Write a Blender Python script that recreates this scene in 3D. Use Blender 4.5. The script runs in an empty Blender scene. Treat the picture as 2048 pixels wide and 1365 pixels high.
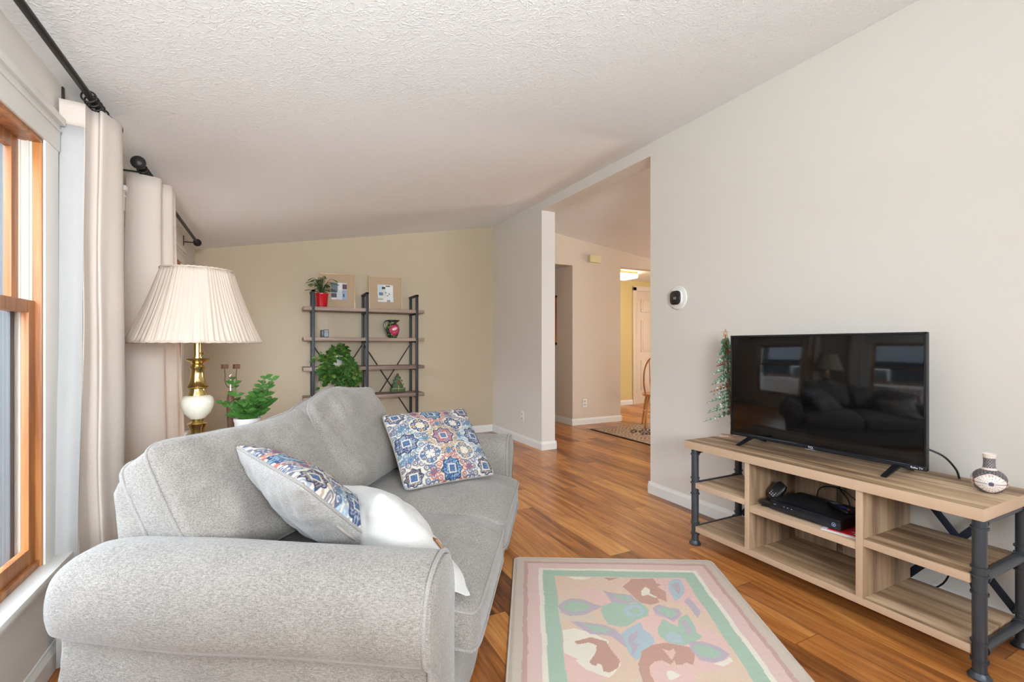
import bpy, bmesh, math, random
import numpy as np
from mathutils import Vector, Matrix, noise
random.seed(7)
PI = math.pi
SC = bpy.context.scene
COL = SC.collection

# ---------------------------------------------------------------- camera
F_PX = 940.0
cam_d = bpy.data.cameras.new('camera'); cam = bpy.data.objects.new('camera', cam_d); COL.objects.link(cam)
cam.location = (0, 0, 1.12)
YAW = math.atan(479 / F_PX)
cam.rotation_euler = (PI / 2, 0, -YAW)
cam_d.sensor_width = 36; cam_d.lens = F_PX / 2048 * 36
cam_d.shift_y = (690 - 682.5) / 2048
cam_d.clip_start = 0.03; cam_d.clip_end = 200
SC.camera = cam
# ---------------------------------------------------------------- world, light, exposure
w = bpy.data.worlds.new('world'); SC.world = w; w.use_nodes = True
wn = w.node_tree; wn.nodes.clear()
wo = wn.nodes.new('ShaderNodeOutputWorld'); wb = wn.nodes.new('ShaderNodeBackground')
tc = wn.nodes.new('ShaderNodeTexCoord'); sp = wn.nodes.new('ShaderNodeSeparateXYZ'); rp = wn.nodes.new('ShaderNodeValToRGB')
wn.links.new(tc.outputs['Generated'], sp.inputs[0]); wn.links.new(sp.outputs[2], rp.inputs[0])
rp.color_ramp.elements[0].position = 0.0; rp.color_ramp.elements[0].color = (0.78, 0.87, 0.96, 1)
rp.color_ramp.elements[1].position = 0.6; rp.color_ramp.elements[1].color = (0.74, 0.86, 1.0, 1)
wn.links.new(rp.outputs[0], wb.inputs[0]); wb.inputs[1].default_value = 7.2
wn.links.new(wb.outputs[0], wo.inputs[0])
SC.view_settings.view_transform = 'Standard'; SC.view_settings.look = 'None'
SC.view_settings.exposure = 0.88; SC.view_settings.gamma = 1.0; SC.view_settings.use_curve_mapping = False

# added fill disk behind the camera, aimed forward, standing in for bounced flash
fl = bpy.data.lights.new('rear_fill_light', 'AREA'); fl.shape = 'DISK'; fl.size = 1.0; fl.energy = 37; fl.spread = math.radians(105); fl.color = (.86, .94, 1.0)
flo = bpy.data.objects.new('rear_fill_light', fl); COL.objects.link(flo); flo.location = (.10, -1.5, 1.5); flo.rotation_euler = Vector((.10, .96, .20)).to_track_quat('-Z', 'Y').to_euler()
# added warm fill for the dining side, standing in for unseen windows
dl = bpy.data.lights.new('dining_fill_light', 'AREA'); dl.shape = 'RECTANGLE'; dl.size = 1.6; dl.size_y = 1.3; dl.energy = 55; dl.color = (1, .91, .80)
dlo = bpy.data.objects.new('dining_fill_light', dl); COL.objects.link(dlo); dlo.location = (8.2, 3.6, 1.4); dlo.rotation_euler = (0, math.radians(90), 0)
# ---------------------------------------------------------------- material helpers
def srgb(r, g, b):
    f = lambda c: (c / 255 / 12.92) if c / 255 <= 0.04045 else ((c / 255 + 0.055) / 1.055) ** 2.4
    return (f(r), f(g), f(b), 1)
def newmat(name):
    m = bpy.data.materials.new(name); m.use_nodes = True
    nt = m.node_tree; b = nt.nodes['Principled BSDF']
    return m, nt, b
def N(nt, kind, **kw):
    n = nt.nodes.new(kind)
    for k, v in kw.items(): setattr(n, k, v)
    return n
def plain(name, col, rough=0.5, metal=0.0, bump=0.0, bscale=60, spec=0.5, trans=0.0, coat=0.0, vary=0.0):
    m, nt, b = newmat(name)
    b.inputs['Base Color'].default_value = col; b.inputs['Roughness'].default_value = rough
    b.inputs['Metallic'].default_value = metal; b.inputs['Specular IOR Level'].default_value = spec
    b.inputs['Transmission Weight'].default_value = trans; b.inputs['Coat Weight'].default_value = coat
    if bump or vary:
        t = N(nt, 'ShaderNodeTexCoord'); nz = N(nt, 'ShaderNodeTexNoise')
        nz.inputs['Scale'].default_value = bscale; nz.inputs['Detail'].default_value = 4
        nt.links.new(t.outputs['Object'], nz.inputs['Vector'])
    if bump:
        bp = N(nt, 'ShaderNodeBump'); bp.inputs['Strength'].default_value = bump; bp.inputs['Distance'].default_value = 0.004
        nt.links.new(nz.outputs[0], bp.inputs['Height']); nt.links.new(bp.outputs[0], b.inputs['Normal'])
    if vary:
        mx = N(nt, 'ShaderNodeMix', data_type='RGBA'); mx.inputs[6].default_value = [c * (1 - vary) for c in col[:3]] + [1]
        mx.inputs[7].default_value = [min(1, c * (1 + vary)) for c in col[:3]] + [1]
        nt.links.new(nz.outputs[0], mx.inputs[0]); nt.links.new(mx.outputs[2], b.inputs['Base Color'])
    return m
def vcol(name, rough=0.8, bump=0.0, bscale=400, coat=0.0):
    m, nt, b = newmat(name)
    a = N(nt, 'ShaderNodeVertexColor', layer_name='pattern')
    nt.links.new(a.outputs[0], b.inputs['Base Color']); b.inputs['Roughness'].default_value = rough
    b.inputs['Coat Weight'].default_value = coat
    if bump:
        t = N(nt, 'ShaderNodeTexCoord'); nz = N(nt, 'ShaderNodeTexNoise'); nz.inputs['Scale'].default_value = bscale
        bp = N(nt, 'ShaderNodeBump'); bp.inputs['Strength'].default_value = bump; bp.inputs['Distance'].default_value = 0.003
        nt.links.new(t.outputs['Object'], nz.inputs['Vector'])
        nt.links.new(nz.outputs[0], bp.inputs['Height']); nt.links.new(bp.outputs[0], b.inputs['Normal'])
    return m
def fabric(name, c1, c2, scale=1.0, slub=0.5, rough=0.95, bump=0.25, sheen=0.2, rot=0.0, cross='X'):
    """woven cloth: two crossed stretched noises plus slubs"""
    m, nt, b = newmat(name)
    t = N(nt, 'ShaderNodeTexCoord')
    mr = N(nt, 'ShaderNodeMapping'); mr.inputs['Rotation'].default_value = (0, 0, rot)
    nt.links.new(t.outputs['Object'], mr.inputs[0])
    outs = []
    for sx, sy, sz in ((230, 1000, 1000), (1000, 240, 1000) if cross == 'X' else (1000, 1000, 230)):
        mp = N(nt, 'ShaderNodeMapping'); mp.inputs['Scale'].default_value = (sx * scale * .45, sy * scale * .45, sz * scale * .45)
        nz = N(nt, 'ShaderNodeTexNoise'); nz.inputs['Scale'].default_value = 1.0; nz.inputs['Detail'].default_value = 2
        nt.links.new(mr.outputs[0], mp.inputs[0]); nt.links.new(mp.outputs[0], nz.inputs['Vector']); outs.append(nz)
    big = N(nt, 'ShaderNodeTexNoise'); big.inputs['Scale'].default_value = 9
    nt.links.new(mr.outputs[0], big.inputs['Vector'])
    ad = N(nt, 'ShaderNodeMath', operation='ADD'); nt.links.new(outs[0].outputs[0], ad.inputs[0]); nt.links.new(outs[1].outputs[0], ad.inputs[1])
    ad2 = N(nt, 'ShaderNodeMath', operation='MULTIPLY_ADD'); ad2.inputs[1].default_value = 0.25
    nt.links.new(big.outputs[0], ad2.inputs[0]); nt.links.new(ad.outputs[0], ad2.inputs[2])
    mr2 = N(nt, 'ShaderNodeMapRange'); mr2.inputs[1].default_value = 1.12 - slub * .42; mr2.inputs[2].default_value = 1.12 + slub * .42
    nt.links.new(ad2.outputs[0], mr2.inputs[0])
    mx = N(nt, 'ShaderNodeMix', data_type='RGBA'); mx.inputs[6].default_value = c1; mx.inputs[7].default_value = c2
    nt.links.new(mr2.outputs[0], mx.inputs[0]); nt.links.new(mx.outputs[2], b.inputs['Base Color'])
    b.inputs['Roughness'].default_value = rough; b.inputs['Sheen Weight'].default_value = sheen
    b.inputs['Specular IOR Level'].default_value = 0.2
    bp = N(nt, 'ShaderNodeBump'); bp.inputs['Strength'].default_value = bump; bp.inputs['Distance'].default_value = 0.0015
    nt.links.new(ad.outputs[0], bp.inputs['Height']); nt.links.new(bp.outputs[0], b.inputs['Normal'])
    return m
def oak(name, axis, light=(206, 178, 146), mid=(168, 138, 106), dark=(116, 90, 68), rough=0.55, sc=1.0):
    """rustic streaky oak, grain along axis 0/1/2"""
    m, nt, b = newmat(name)
    t = N(nt, 'ShaderNodeTexCoord'); mp = N(nt, 'ShaderNodeMapping')
    s = [17 * sc] * 3; s[axis] = 1.0 * sc; mp.inputs['Scale'].default_value = s
    nt.links.new(t.outputs['Object'], mp.inputs[0])
    nz = N(nt, 'ShaderNodeTexNoise'); nz.inputs['Scale'].default_value = 1; nz.inputs['Detail'].default_value = 6; nz.inputs['Distortion'].default_value = .6
    nt.links.new(mp.outputs[0], nz.inputs['Vector'])
    mp2 = N(nt, 'ShaderNodeMapping'); s = [260 * sc] * 3; s[axis] = 9; mp2.inputs['Scale'].default_value = s
    nt.links.new(t.outputs['Object'], mp2.inputs[0])
    n2 = N(nt, 'ShaderNodeTexNoise'); n2.inputs['Scale'].default_value = 1; n2.inputs['Detail'].default_value = 3
    nt.links.new(mp2.outputs[0], n2.inputs['Vector'])
    ma = N(nt, 'ShaderNodeMath', operation='MULTIPLY_ADD'); ma.inputs[1].default_value = 0.22
    nt.links.new(n2.outputs[0], ma.inputs[0]); nt.links.new(nz.outputs[0], ma.inputs[2])
    cr = N(nt, 'ShaderNodeValToRGB'); e = cr.color_ramp.elements
    e[0].position = 0.44; e[0].color = srgb(*dark); e[1].position = 0.74; e[1].color = srgb(*light)
    x = e.new(0.6); x.color = srgb(*mid)
    nt.links.new(ma.outputs[0], cr.inputs[0]); nt.links.new(cr.outputs[0], b.inputs['Base Color'])
    b.inputs['Roughness'].default_value = rough
    bp = N(nt, 'ShaderNodeBump'); bp.inputs['Strength'].default_value = .15; bp.inputs['Distance'].default_value = 0.001
    nt.links.new(n2.outputs[0], bp.inputs['Height']); nt.links.new(bp.outputs[0], b.inputs['Normal'])
    return m
def floor_mat():
    m, nt, b = newmat('plank_floor')
    L = nt.links.new
    t = N(nt, 'ShaderNodeTexCoord'); s = N(nt, 'ShaderNodeSeparateXYZ'); L(t.outputs['Object'], s.inputs[0])
    def M(op, a, bb=None, c=None):
        n = N(nt, 'ShaderNodeMath', operation=op)
        for i, v in enumerate((a, bb, c)):
            if v is None: continue
            if isinstance(v, (int, float)): n.inputs[i].default_value = v
            else: L(v, n.inputs[i])
        return n.outputs[0]
    W_, L_ = 0.145, 1.22
    rx = M('DIVIDE', s.outputs[0], W_); row = M('FLOOR', rx); fx = M('FRACT', rx)
    wn1 = N(nt, 'ShaderNodeTexWhiteNoise', noise_dimensions='1D'); L(row, wn1.inputs['W'])
    ry = M('ADD', M('DIVIDE', s.outputs[1], L_), wn1.outputs[0]); pid = M('FLOOR', ry); fy = M('FRACT', ry)
    cb = N(nt, 'ShaderNodeCombineXYZ'); L(row, cb.inputs[0]); L(pid, cb.inputs[1])
    wn2 = N(nt, 'ShaderNodeTexWhiteNoise', noise_dimensions='3D'); L(cb.outputs[0], wn2.inputs['Vector'])
    # grain coordinates, shifted per plank
    off = N(nt, 'ShaderNodeVectorMath', operation='SCALE'); L(wn2.outputs['Color'], off.inputs[0]); off.inputs['Scale'].default_value = 37
    ad = N(nt, 'ShaderNodeVectorMath', operation='ADD'); L(t.outputs['Object'], ad.inputs[0]); L(off.outputs[0], ad.inputs[1])
    mp = N(nt, 'ShaderNodeMapping'); mp.inputs['Scale'].default_value = (22, 1.6, 1); L(ad.outputs[0], mp.inputs[0])
    g1 = N(nt, 'ShaderNodeTexNoise'); g1.inputs['Scale'].default_value = 1; g1.inputs['Detail'].default_value = 5; g1.inputs['Distortion'].default_value = 1.2; L(mp.outputs[0], g1.inputs['Vector'])
    mp2 = N(nt, 'ShaderNodeMapping'); mp2.inputs['Scale'].default_value = (260, 14, 1); L(ad.outputs[0], mp2.inputs[0])
    g2 = N(nt, 'ShaderNodeTexNoise'); g2.inputs['Scale'].default_value = 1; g2.inputs['Detail'].default_value = 3; L(mp2.outputs[0], g2.inputs['Vector'])
    v = M('ADD', M('MULTIPLY', wn2.outputs[0], 0.44), M('ADD', M('MULTIPLY', g1.outputs[0], 0.95), M('MULTIPLY_ADD', g2.outputs[0], 0.22, -0.04)))
    cr = N(nt, 'ShaderNodeValToRGB'); e = cr.color_ramp.elements
    e[0].position = 0.40; e[0].color = srgb(100, 56, 26); e[1].position = 1.1 if False else 1.0; e[1].color = srgb(216, 152, 84)
    x = e.new(0.60); x.color = srgb(150, 90, 44); x = e.new(0.78); x.color = srgb(186, 118, 60)
    L(v, cr.inputs[0])
    # seams
    ex = M('MINIMUM', fx, M('SUBTRACT', 1.0, fx)); ey = M('MINIMUM', fy, M('SUBTRACT', 1.0, fy))
    sx = M('LESS_THAN', ex, 0.010); sy = M('LESS_THAN', ey, 0.0013); se = M('MAXIMUM', sx, sy)
    mx = N(nt, 'ShaderNodeMix', data_type='RGBA'); L(M('MULTIPLY', se, 0.6), mx.inputs[0]); L(cr.outputs[0], mx.inputs[6]); mx.inputs[7].default_value = srgb(58, 30, 13)
    L(mx.outputs[2], b.inputs['Base Color'])
    b.inputs['Roughness'].default_value = 0.30
    h = M('SUBTRACT', M('MULTIPLY', g2.outputs[0], 0.3), se)
    bp = N(nt, 'ShaderNodeBump'); bp.inputs['Strength'].default_value = .35; bp.inputs['Distance'].default_value = 0.001
    L(h, bp.inputs['Height']); L(bp.outputs[0], b.inputs['Normal'])
    return m
def ceiling_mat():
    m, nt, b = newmat('textured_ceiling')
    b.inputs['Base Color'].default_value = srgb(240, 240, 239); b.inputs['Roughness'].default_value = .9
    t = N(nt, 'ShaderNodeTexCoord')
    mp = N(nt, 'ShaderNodeMapping'); mp.inputs['Scale'].default_value = (1, 1, 1); nt.links.new(t.outputs['Object'], mp.inputs[0])
    nz = N(nt, 'ShaderNodeTexNoise'); nz.inputs['Scale'].default_value = 48; nz.inputs['Detail'].default_value = 5; nz.inputs['Distortion'].default_value = 1.5
    nt.links.new(mp.outputs[0], nz.inputs['Vector'])
    mr = N(nt, 'ShaderNodeMapRange'); mr.inputs[1].default_value = .48; mr.inputs[2].default_value = .62; nt.links.new(nz.outputs[0], mr.inputs[0])
    bp = N(nt, 'ShaderNodeBump'); bp.inputs['Strength'].default_value = .42; bp.inputs['Distance'].default_value = 0.005
    nt.links.new(mr.outputs[0], bp.inputs['Height']); nt.links.new(bp.outputs[0], b.inputs['Normal'])
    return m

M_wall = plain('wall_paint_beige', srgb(220, 214, 205), .85, bump=.05, bscale=160, spec=.25)
M_wall_far = plain('wall_paint_taupe', srgb(192, 175, 150), .85, bump=.05, bscale=160, spec=.25)
M_wall_back = plain('wall_paint_sand', srgb(214, 198, 180), .85, bump=.05, bscale=160, spec=.25)
M_wall_entry = plain('wall_paint_straw', srgb(214, 196, 140), .85, spec=.25)
M_white = plain('trim_white', srgb(228, 226, 220), .45)
M_ceil = ceiling_mat()
M_floor = floor_mat()
M_fir = oak('fir_window_wood', 2, (188, 126, 72), (168, 106, 58), (134, 80, 42), .4, sc=1.4)
M_liner = plain('jamb_liner_vinyl', srgb(206, 200, 188), .5)
M_glass, _nt, _b = newmat('window_glass')
_b.inputs['Base Color'].default_value = (.90, .91, .92, 1); _b.inputs['Roughness'].default_value = 0.0; _b.inputs['Transmission Weight'].default_value = 1.0; _b.inputs['IOR'].default_value = 1.02
M_black = plain('black_iron', srgb(38, 36, 36), .45, metal=.3, spec=.5)
M_sofa = fabric('sofa_linen', srgb(104, 98, 92), srgb(156, 149, 141), 1.0, slub=.8, rot=math.radians(-57 + 90), bump=.35)
M_sofa_pipe = fabric('sofa_piping', srgb(120, 114, 109), srgb(156, 150, 144), 1.6, slub=.6)
M_greyp = fabric('pillow_grey_linen', srgb(122, 117, 113), srgb(172, 167, 162), 1.1, slub=.7)
M_pillowpat = vcol('pillow_scroll_print', .95, .3, 500)
M_whitecotton = fabric('white_cotton', srgb(184, 181, 176), srgb(202, 199, 194), 1.4, slub=1.0, bump=.12, sheen=.1)
M_curtain = fabric('curtain_cream', srgb(216, 205, 192), srgb(232, 222, 211), 1.2, slub=1.0, bump=.12, sheen=.1)
M_lining = fabric('curtain_lining_white', srgb(188, 186, 184), srgb(206, 204, 201), 1.4, slub=1.2, bump=.08, sheen=.1)
M_shade = plain('pleated_silk_shade', srgb(214, 198, 182), .75, bump=.1, bscale=200)
M_brass = plain('polished_brass', srgb(214, 190, 128), .2, metal=1.0)
M_cream = plain('cream_porcelain', srgb(226, 219, 200), .2, coat=.6)
M_oaky = oak('weathered_oak_long', 1)
M_oakz = oak('weathered_oak_upright', 2, (184, 156, 126), (156, 128, 100), (112, 88, 68))
M_oakedge = plain('oak_edge_band', srgb(196, 166, 138), .6, vary=.08, bscale=300)
M_pipe = plain('gunmetal_pipe', srgb(74, 79, 85), .36, metal=.5, spec=.5)
M_brace = plain('navy_black_steel', srgb(40, 46, 58), .45, metal=.4)
M_shelfwood = oak('grey_oak_shelf', 0, (160, 138, 124), (140, 117, 104), (108, 88, 78), .55)
M_post = plain('charcoal_steel', srgb(40, 42, 48), .45, metal=.3)
M_blackplastic = plain('black_plastic', srgb(20, 21, 24), .35)
M_screen = plain('glossy_screen', srgb(9, 10, 11), .06, spec=.55)
M_lettering = plain('white_lettering', srgb(232, 232, 236), .5)
M_leaf = plain('leaf_green', srgb(48, 88, 34), .45, vary=.35, bscale=30)
M_leaf2 = plain('leaf_bright_green', srgb(66, 108, 46), .35, vary=.5, bscale=26)
M_leaf3 = plain('fern_green', srgb(56, 96, 44), .5, vary=.4, bscale=40)
M_leafy = plain('leaf_yellow_green', srgb(106, 130, 54), .45, vary=.3, bscale=30)
M_stem = plain('stem_brown', srgb(120, 84, 60), .7)
M_soil = plain('potting_soil', srgb(60, 44, 34), .95)
M_red = plain('red_glaze', srgb(190, 18, 34), .2, coat=.5, bump=.6, bscale=110)
M_gold = plain('champagne_frame', srgb(206, 178, 134), .35, metal=.35)
M_mat = plain('tan_mat_board', srgb(186, 160, 132), .9)
M_art = vcol('collage_print', .7)
M_whitepot = plain('white_pot', srgb(226, 220, 214), .5)
M_vase = vcol('painted_pottery', .45)
M_rug = vcol('wool_rug_pile', 1.0, .5, 330)
M_rugside = plain('rug_edge_wool', srgb(206, 192, 176), 1.0, bump=.5, bscale=300)
M_navyrug = vcol('oriental_rug_pile', 1.0, .4, 300)
M_brownwood = plain('dark_brown_wood', srgb(98, 62, 44), .6, vary=.3, bscale=50)
M_chairwood = oak('honey_oak_chair', 2, (224, 160, 96), (206, 140, 78), (176, 112, 58), .35)
M_door = plain('door_white_paint', srgb(222, 206, 186), .45)
M_tan = plain('leather_tan', srgb(132, 92, 54), .6)
M_grass = plain('lawn_grass', srgb(66, 88, 48), .95, bump=.6, bscale=40, vary=.3)
M_siding = plain('grey_siding', srgb(44, 45, 47), .8)
M_roof = plain('roof_shingle', srgb(84, 84, 88), .9)
M_deck = plain('deck_boards', srgb(140, 132, 124), .85)
M_copper = plain('rusty_copper', srgb(150, 92, 62), .45, metal=.6)
M_greenenamel = plain('snowy_green_enamel', srgb(84, 140, 104), .5, vary=.5, bscale=60)
M_snow = plain('snow_white_enamel', srgb(214, 230, 228), .5)
M_redpaper = plain('red_brochure_print', srgb(206, 38, 44), .4)
M_paper = plain('white_paper', srgb(228, 230, 236), .6)
M_tree = plain('green_velvet', srgb(70, 96, 64), .8, vary=.45, bscale=70)
M_silver = plain('silver_metal', srgb(190, 188, 184), .3, metal=1.0)
M_lamp_on, _nt, _b = newmat('lit_diffuser')
_b.inputs['Base Color'].default_value = srgb(255, 244, 224); _b.inputs['Emission Color'].default_value = (1, .84, .62, 1); _b.inputs['Emission Strength'].default_value = 7.0

def translucent(m, amt, col):
    nt = m.node_tree; b = nt.nodes['Principled BSDF']; out = nt.nodes['Material Output']
    t = N(nt, 'ShaderNodeBsdfTranslucent'); t.inputs[0].default_value = col; mx = N(nt, 'ShaderNodeMixShader'); mx.inputs[0].default_value = amt
    nt.links.new(b.outputs[0], mx.inputs[1]); nt.links.new(t.outputs[0], mx.inputs[2]); nt.links.new(mx.outputs[0], out.inputs[0])
translucent(M_curtain, .28, srgb(236, 206, 180)); translucent(M_lining, .25, srgb(236, 236, 236)); translucent(M_shade, .25, srgb(240, 216, 190))
# ---------------------------------------------------------------- mesh helpers
class MB:
    def __init__(s): s.bm = bmesh.new()
    def add(s, vs, fs, M=None):
        b = [s.bm.verts.new((M @ Vector(v)) if M else v) for v in vs]
        for f in fs:
            try: s.bm.faces.new([b[i] for i in f])
            except ValueError: pass
        return s
    def box(s, a, b, bev=0.0, M=None, seg=2):
        x0, y0, z0 = a; x1, y1, z1 = b
        t = bmesh.new()
        vs = [t.verts.new(v) for v in ((x0,y0,z0),(x1,y0,z0),(x1,y1,z0),(x0,y1,z0),(x0,y0,z1),(x1,y0,z1),(x1,y1,z1),(x0,y1,z1))]
        for f in ((0,3,2,1),(4,5,6,7),(0,1,5,4),(1,2,6,5),(2,3,7,6),(3,0,4,7)): t.faces.new([vs[i] for i in f])
        if bev: bmesh.ops.bevel(t, geom=list(t.edges), offset=bev, segments=seg, affect='EDGES', profile=.6)
        s.merge(t, M); return s
    def merge(s, t, M=None):
        t.verts.index_update()
        s.add([v.co.copy() for v in t.verts], [[v.index for v in f.verts] for f in t.faces], M); t.free()
    def ring_loft(s, rings, closed=True, cap=True, M=None):
        n = len(rings[0]); vs = [v for r in rings for v in r]; fs = []
        for i in range(len(rings) - 1):
            for j in range(n if closed else n - 1):
                k = (j + 1) % n
                fs.append((i*n+j, i*n+k, (i+1)*n+k, (i+1)*n+j))
        if cap: fs += [tuple(range(n))[::-1], tuple((len(rings)-1)*n + j for j in range(n))]
        s.add(vs, fs, M); return s
    def tube(s, path, r, seg=10, closed=False, cap=True, M=None):
        P = [Vector(p) for p in path]; n = len(P); rings = []
        rr = r if isinstance(r, (list, tuple)) else [r] * n
        up = None
        for i in range(n):
            a = P[(i-1) % n] if (closed or i > 0) else P[i]; b = P[(i+1) % n] if (closed or i < n-1) else P[i]
            t = (b - a).normalized()
            if up is None:
                up = Vector((0, 0, 1)) if abs(t.z) < .9 else Vector((1, 0, 0))
            x = (up - t * up.dot(t))
            if x.length < 1e-5: x = t.orthogonal()
            x.normalize(); y = t.cross(x); up = x
            rings.append([P[i] + (x * math.cos(2*PI*k/seg) + y * math.sin(2*PI*k/seg)) * rr[i] for k in range(seg)])
        if closed:
            rings.append(rings[0]); s.ring_loft(rings, True, False, M)
        else: s.ring_loft(rings, True, cap, M)
        return s
    def cyl(s, a, b, r, seg=16, r2=None, M=None): return s.tube([a, b], [r, r if r2 is None else r2], seg, M=M)
    def lathe(s, prof, c=(0, 0, 0), seg=32, M=None, cap=True, flute=0, fa=0.0):
        rings = []
        for r, z in prof:
            rings.append([(c[0] + r*(1+fa*math.cos(flute*2*PI*k/seg))*math.cos(2*PI*k/seg), c[1] + r*(1+fa*math.cos(flute*2*PI*k/seg))*math.sin(2*PI*k/seg), c[2] + z) for k in range(seg)])
        return s.ring_loft(rings, True, cap, M)
    def prism(s, poly, h, M=None):
        n = len(poly)
        return s.add([(x, y, 0) for x, y in poly] + [(x, y, h) for x, y in poly],
              [tuple(range(n))[::-1], tuple(range(n, 2*n))] + [(i, (i+1) % n, n+(i+1) % n, n+i) for i in range(n)], M)
    def sphere(s, c, r, seg=16, sc=(1, 1, 1)):
        t = bmesh.new(); bmesh.ops.create_uvsphere(t, u_segments=seg, v_segments=max(6, seg//2), radius=r)
        s.merge(t, Matrix.Translation(c) @ Matrix.Diagonal((*sc, 1))); return s
    def build(s, name, mat, parent=None, smooth=None, recalc=True, weld=0.0, subsurf=0):
        if weld: bmesh.ops.remove_doubles(s.bm, verts=s.bm.verts, dist=weld)
        if recalc: bmesh.ops.recalc_face_normals(s.bm, faces=s.bm.faces)
        me = bpy.data.meshes.new(name); s.bm.to_mesh(me); s.bm.free()
        return link_mesh(name, me, mat, parent, smooth, subsurf)
def link_mesh(name, me, mat, parent=None, smooth=None, subsurf=0):
    o = bpy.data.objects.new(name, me); COL.objects.link(o)
    for m in (mat if isinstance(mat, (list, tuple)) else [mat]): me.materials.append(m)
    if smooth is not None:
        me.polygons.foreach_set('use_smooth', [True] * len(me.polygons))
        if smooth < 179: me.set_sharp_from_angle(angle=math.radians(smooth))
    if subsurf:
        md = o.modifiers.new('subsurf', 'SUBSURF'); md.levels = subsurf; md.render_levels = subsurf
    if parent is not None: adopt(o, parent)
    return o
def wmat(o):
    return o.matrix_parent_inverse @ o.matrix_basis if o.parent is None else wmat(o.parent) @ o.matrix_parent_inverse @ o.matrix_basis
def adopt(o, parent):
    o.parent = parent; o.matrix_parent_inverse = wmat(parent).inverted()
def thing(name, label, cat, loc, group=None):
    o = bpy.data.objects.new(name, None); o.empty_display_size = .05; o.location = loc; COL.objects.link(o)
    return tag(o, label, cat, group)
def tag(o, label, cat, group=None):
    o['label'] = label; o['category'] = cat
    if group: o['group'] = group
    return o
def struct(o): o['kind'] = 'structure'; return o
def lettering(name, text, size, M, mat, parent, align='LEFT', ext=0.0004):
    cu = bpy.data.curves.new(name, 'FONT'); cu.body = text; cu.size = size; cu.align_x = align; cu.extrude = ext
    t = bpy.data.objects.new(name, cu); COL.objects.link(t)
    me = bpy.data.meshes.new_from_object(t.evaluated_get(bpy.context.evaluated_depsgraph_get()))
    bpy.data.objects.remove(t); me.transform(M)
    return link_mesh(name, me, mat, parent)
def frame_M(o, x, y, z): 
    M = Matrix((x, y, z)).transposed().to_4x4(); M.translation = Vector(o); return M
def catmull(pts, per=8, closed=False):
    P = [Vector(p) for p in pts]; n = len(P); out = []
    for i in range(n if closed else n-1):
        g = lambda k: P[k % n] if closed else P[max(0, min(n-1, k))]
        a, b, c, d = g(i-1), g(i), g(i+1), g(i+2)
        for k in range(per):
            t = k/per
            out.append(.5*((2*b)+(c-a)*t+(2*a-5*b+4*c-d)*t*t+(3*b-a-3*c+d)*t**3))
    if not closed: out.append(P[-1])
    return out
def edge_mat(o, mat, test):
    o.data.materials.append(mat)
    for p in o.data.polygons:
        if test(p.normal): p.material_index = len(o.data.materials)-1
    return o
def set_colors(me, cols):
    a = me.color_attributes.new('pattern', 'FLOAT_COLOR', 'POINT')
    a.data.foreach_set('color', np.asarray(cols, dtype=np.float32).ravel())
def cushion(w, h, t, edge=0.0, n=36, crown=3.0, pinch=0.0, wr=0.006, seed=0.0, square=10.0, sag=None):
    """stuffed cushion centred on the origin; returns grids of front/back points and the seam loops"""
    def pt(u, v, side):
        rr = 1.0
        x = w/2*u*(1 - pinch*(1-v*v)); y = h/2*v*(1 - pinch*(1-u*u))
        # rounded corners
        k = (abs(u)**square + abs(v)**square)
        if k > 1: s_ = k**(-1/square); x *= s_; y *= s_
        f = max(0, (1-abs(u)**crown)*(1-abs(v)**crown))**.5
        z = side*(edge/2 + (t-edge)/2*f)
        nz = noise.noise(Vector((x*7+seed, y*7, side*3.1+seed)))*wr*2*f**.5 + noise.noise(Vector((x*22, y*22+seed, seed)))*wr*.5*min(1, f*2)
        # radiating puckers close to the rim
        rim = (1-f)*min(1, 4*(1-max(abs(u), abs(v)))) if max(abs(u), abs(v)) < 1 else 0
        a = x if abs(v) > abs(u) else y
        nz += rim*wr*.5*math.sin(a*110+seed*3)
        p = Vector((x, y, z+nz*side if False else z+nz))
        if sag: p = sag(p, u, v)
        return p
    us = [-1 + 2*i/n for i in range(n+1)]
    # denser near the rim
    us = [math.copysign(1-(1-abs(u))**1.35, u) for u in us]
    front = [[pt(u, v, 1) for u in us] for v in us]; back = [[pt(u, v, -1) for u in us] for v in us]
    def loop(g):
        m = n; return [g[0][j] for j in range(m)] + [g[i][m] for i in range(m)] + [g[m][m-j] for j in range(m)] + [g[m-i][0] for i in range(m)]
    return front, back, loop(front), loop(back), us
def cushion_mesh(mb, c, M, parts='fbs'):
    front, back, lf, lb, us = c; n = len(front)
    q = [(i*n+j, i*n+j+1, (i+1)*n+j+1, (i+1)*n+j) for i in range(n-1) for j in range(n-1)]
    if 'f' in parts: mb.add([p for r in front for p in r], q, M)
    if 'b' in parts: mb.add([p for r in back for p in r], q, M)
    if 's' in parts:
        k = len(lf)
        if (lf[k//8]-lb[k//8]).length > 1e-4:
            mb.add(lf+lb, [(i, (i+1) % k, k+(i+1) % k, k+i) for i in range(k)], M)

# ================================================================ THE SETTING
X0, X1, X2 = -0.68, 2.545, 2.71          # left wall face, right wall face, its far face
YF = 5.54
def ceil_z(x): return 2.06 + 0.181 * (x - X0)
m = MB(); m.box((-1.2, -1.6, -.08), (8.6, 9.2, 0)); struct(m.build('floor', M_floor))
m = MB(); zl, zr = ceil_z(-.775), ceil_z(X2)
m.add([(-.775,-1.6,zl),(X2,-1.6,zr),(X2,YF+.14,zr),(-.775,YF+.14,zl),(-.775,-1.6,zl+.12),(X2,-1.6,zr+.12),(X2,YF+.14,zr+.12),(-.775,YF+.14,zl+.12)],
      [(0,3,2,1),(4,5,6,7),(0,1,5,4),(1,2,6,5),(2,3,7,6),(3,0,4,7)]); struct(m.build('ceiling', M_ceil))
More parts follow.
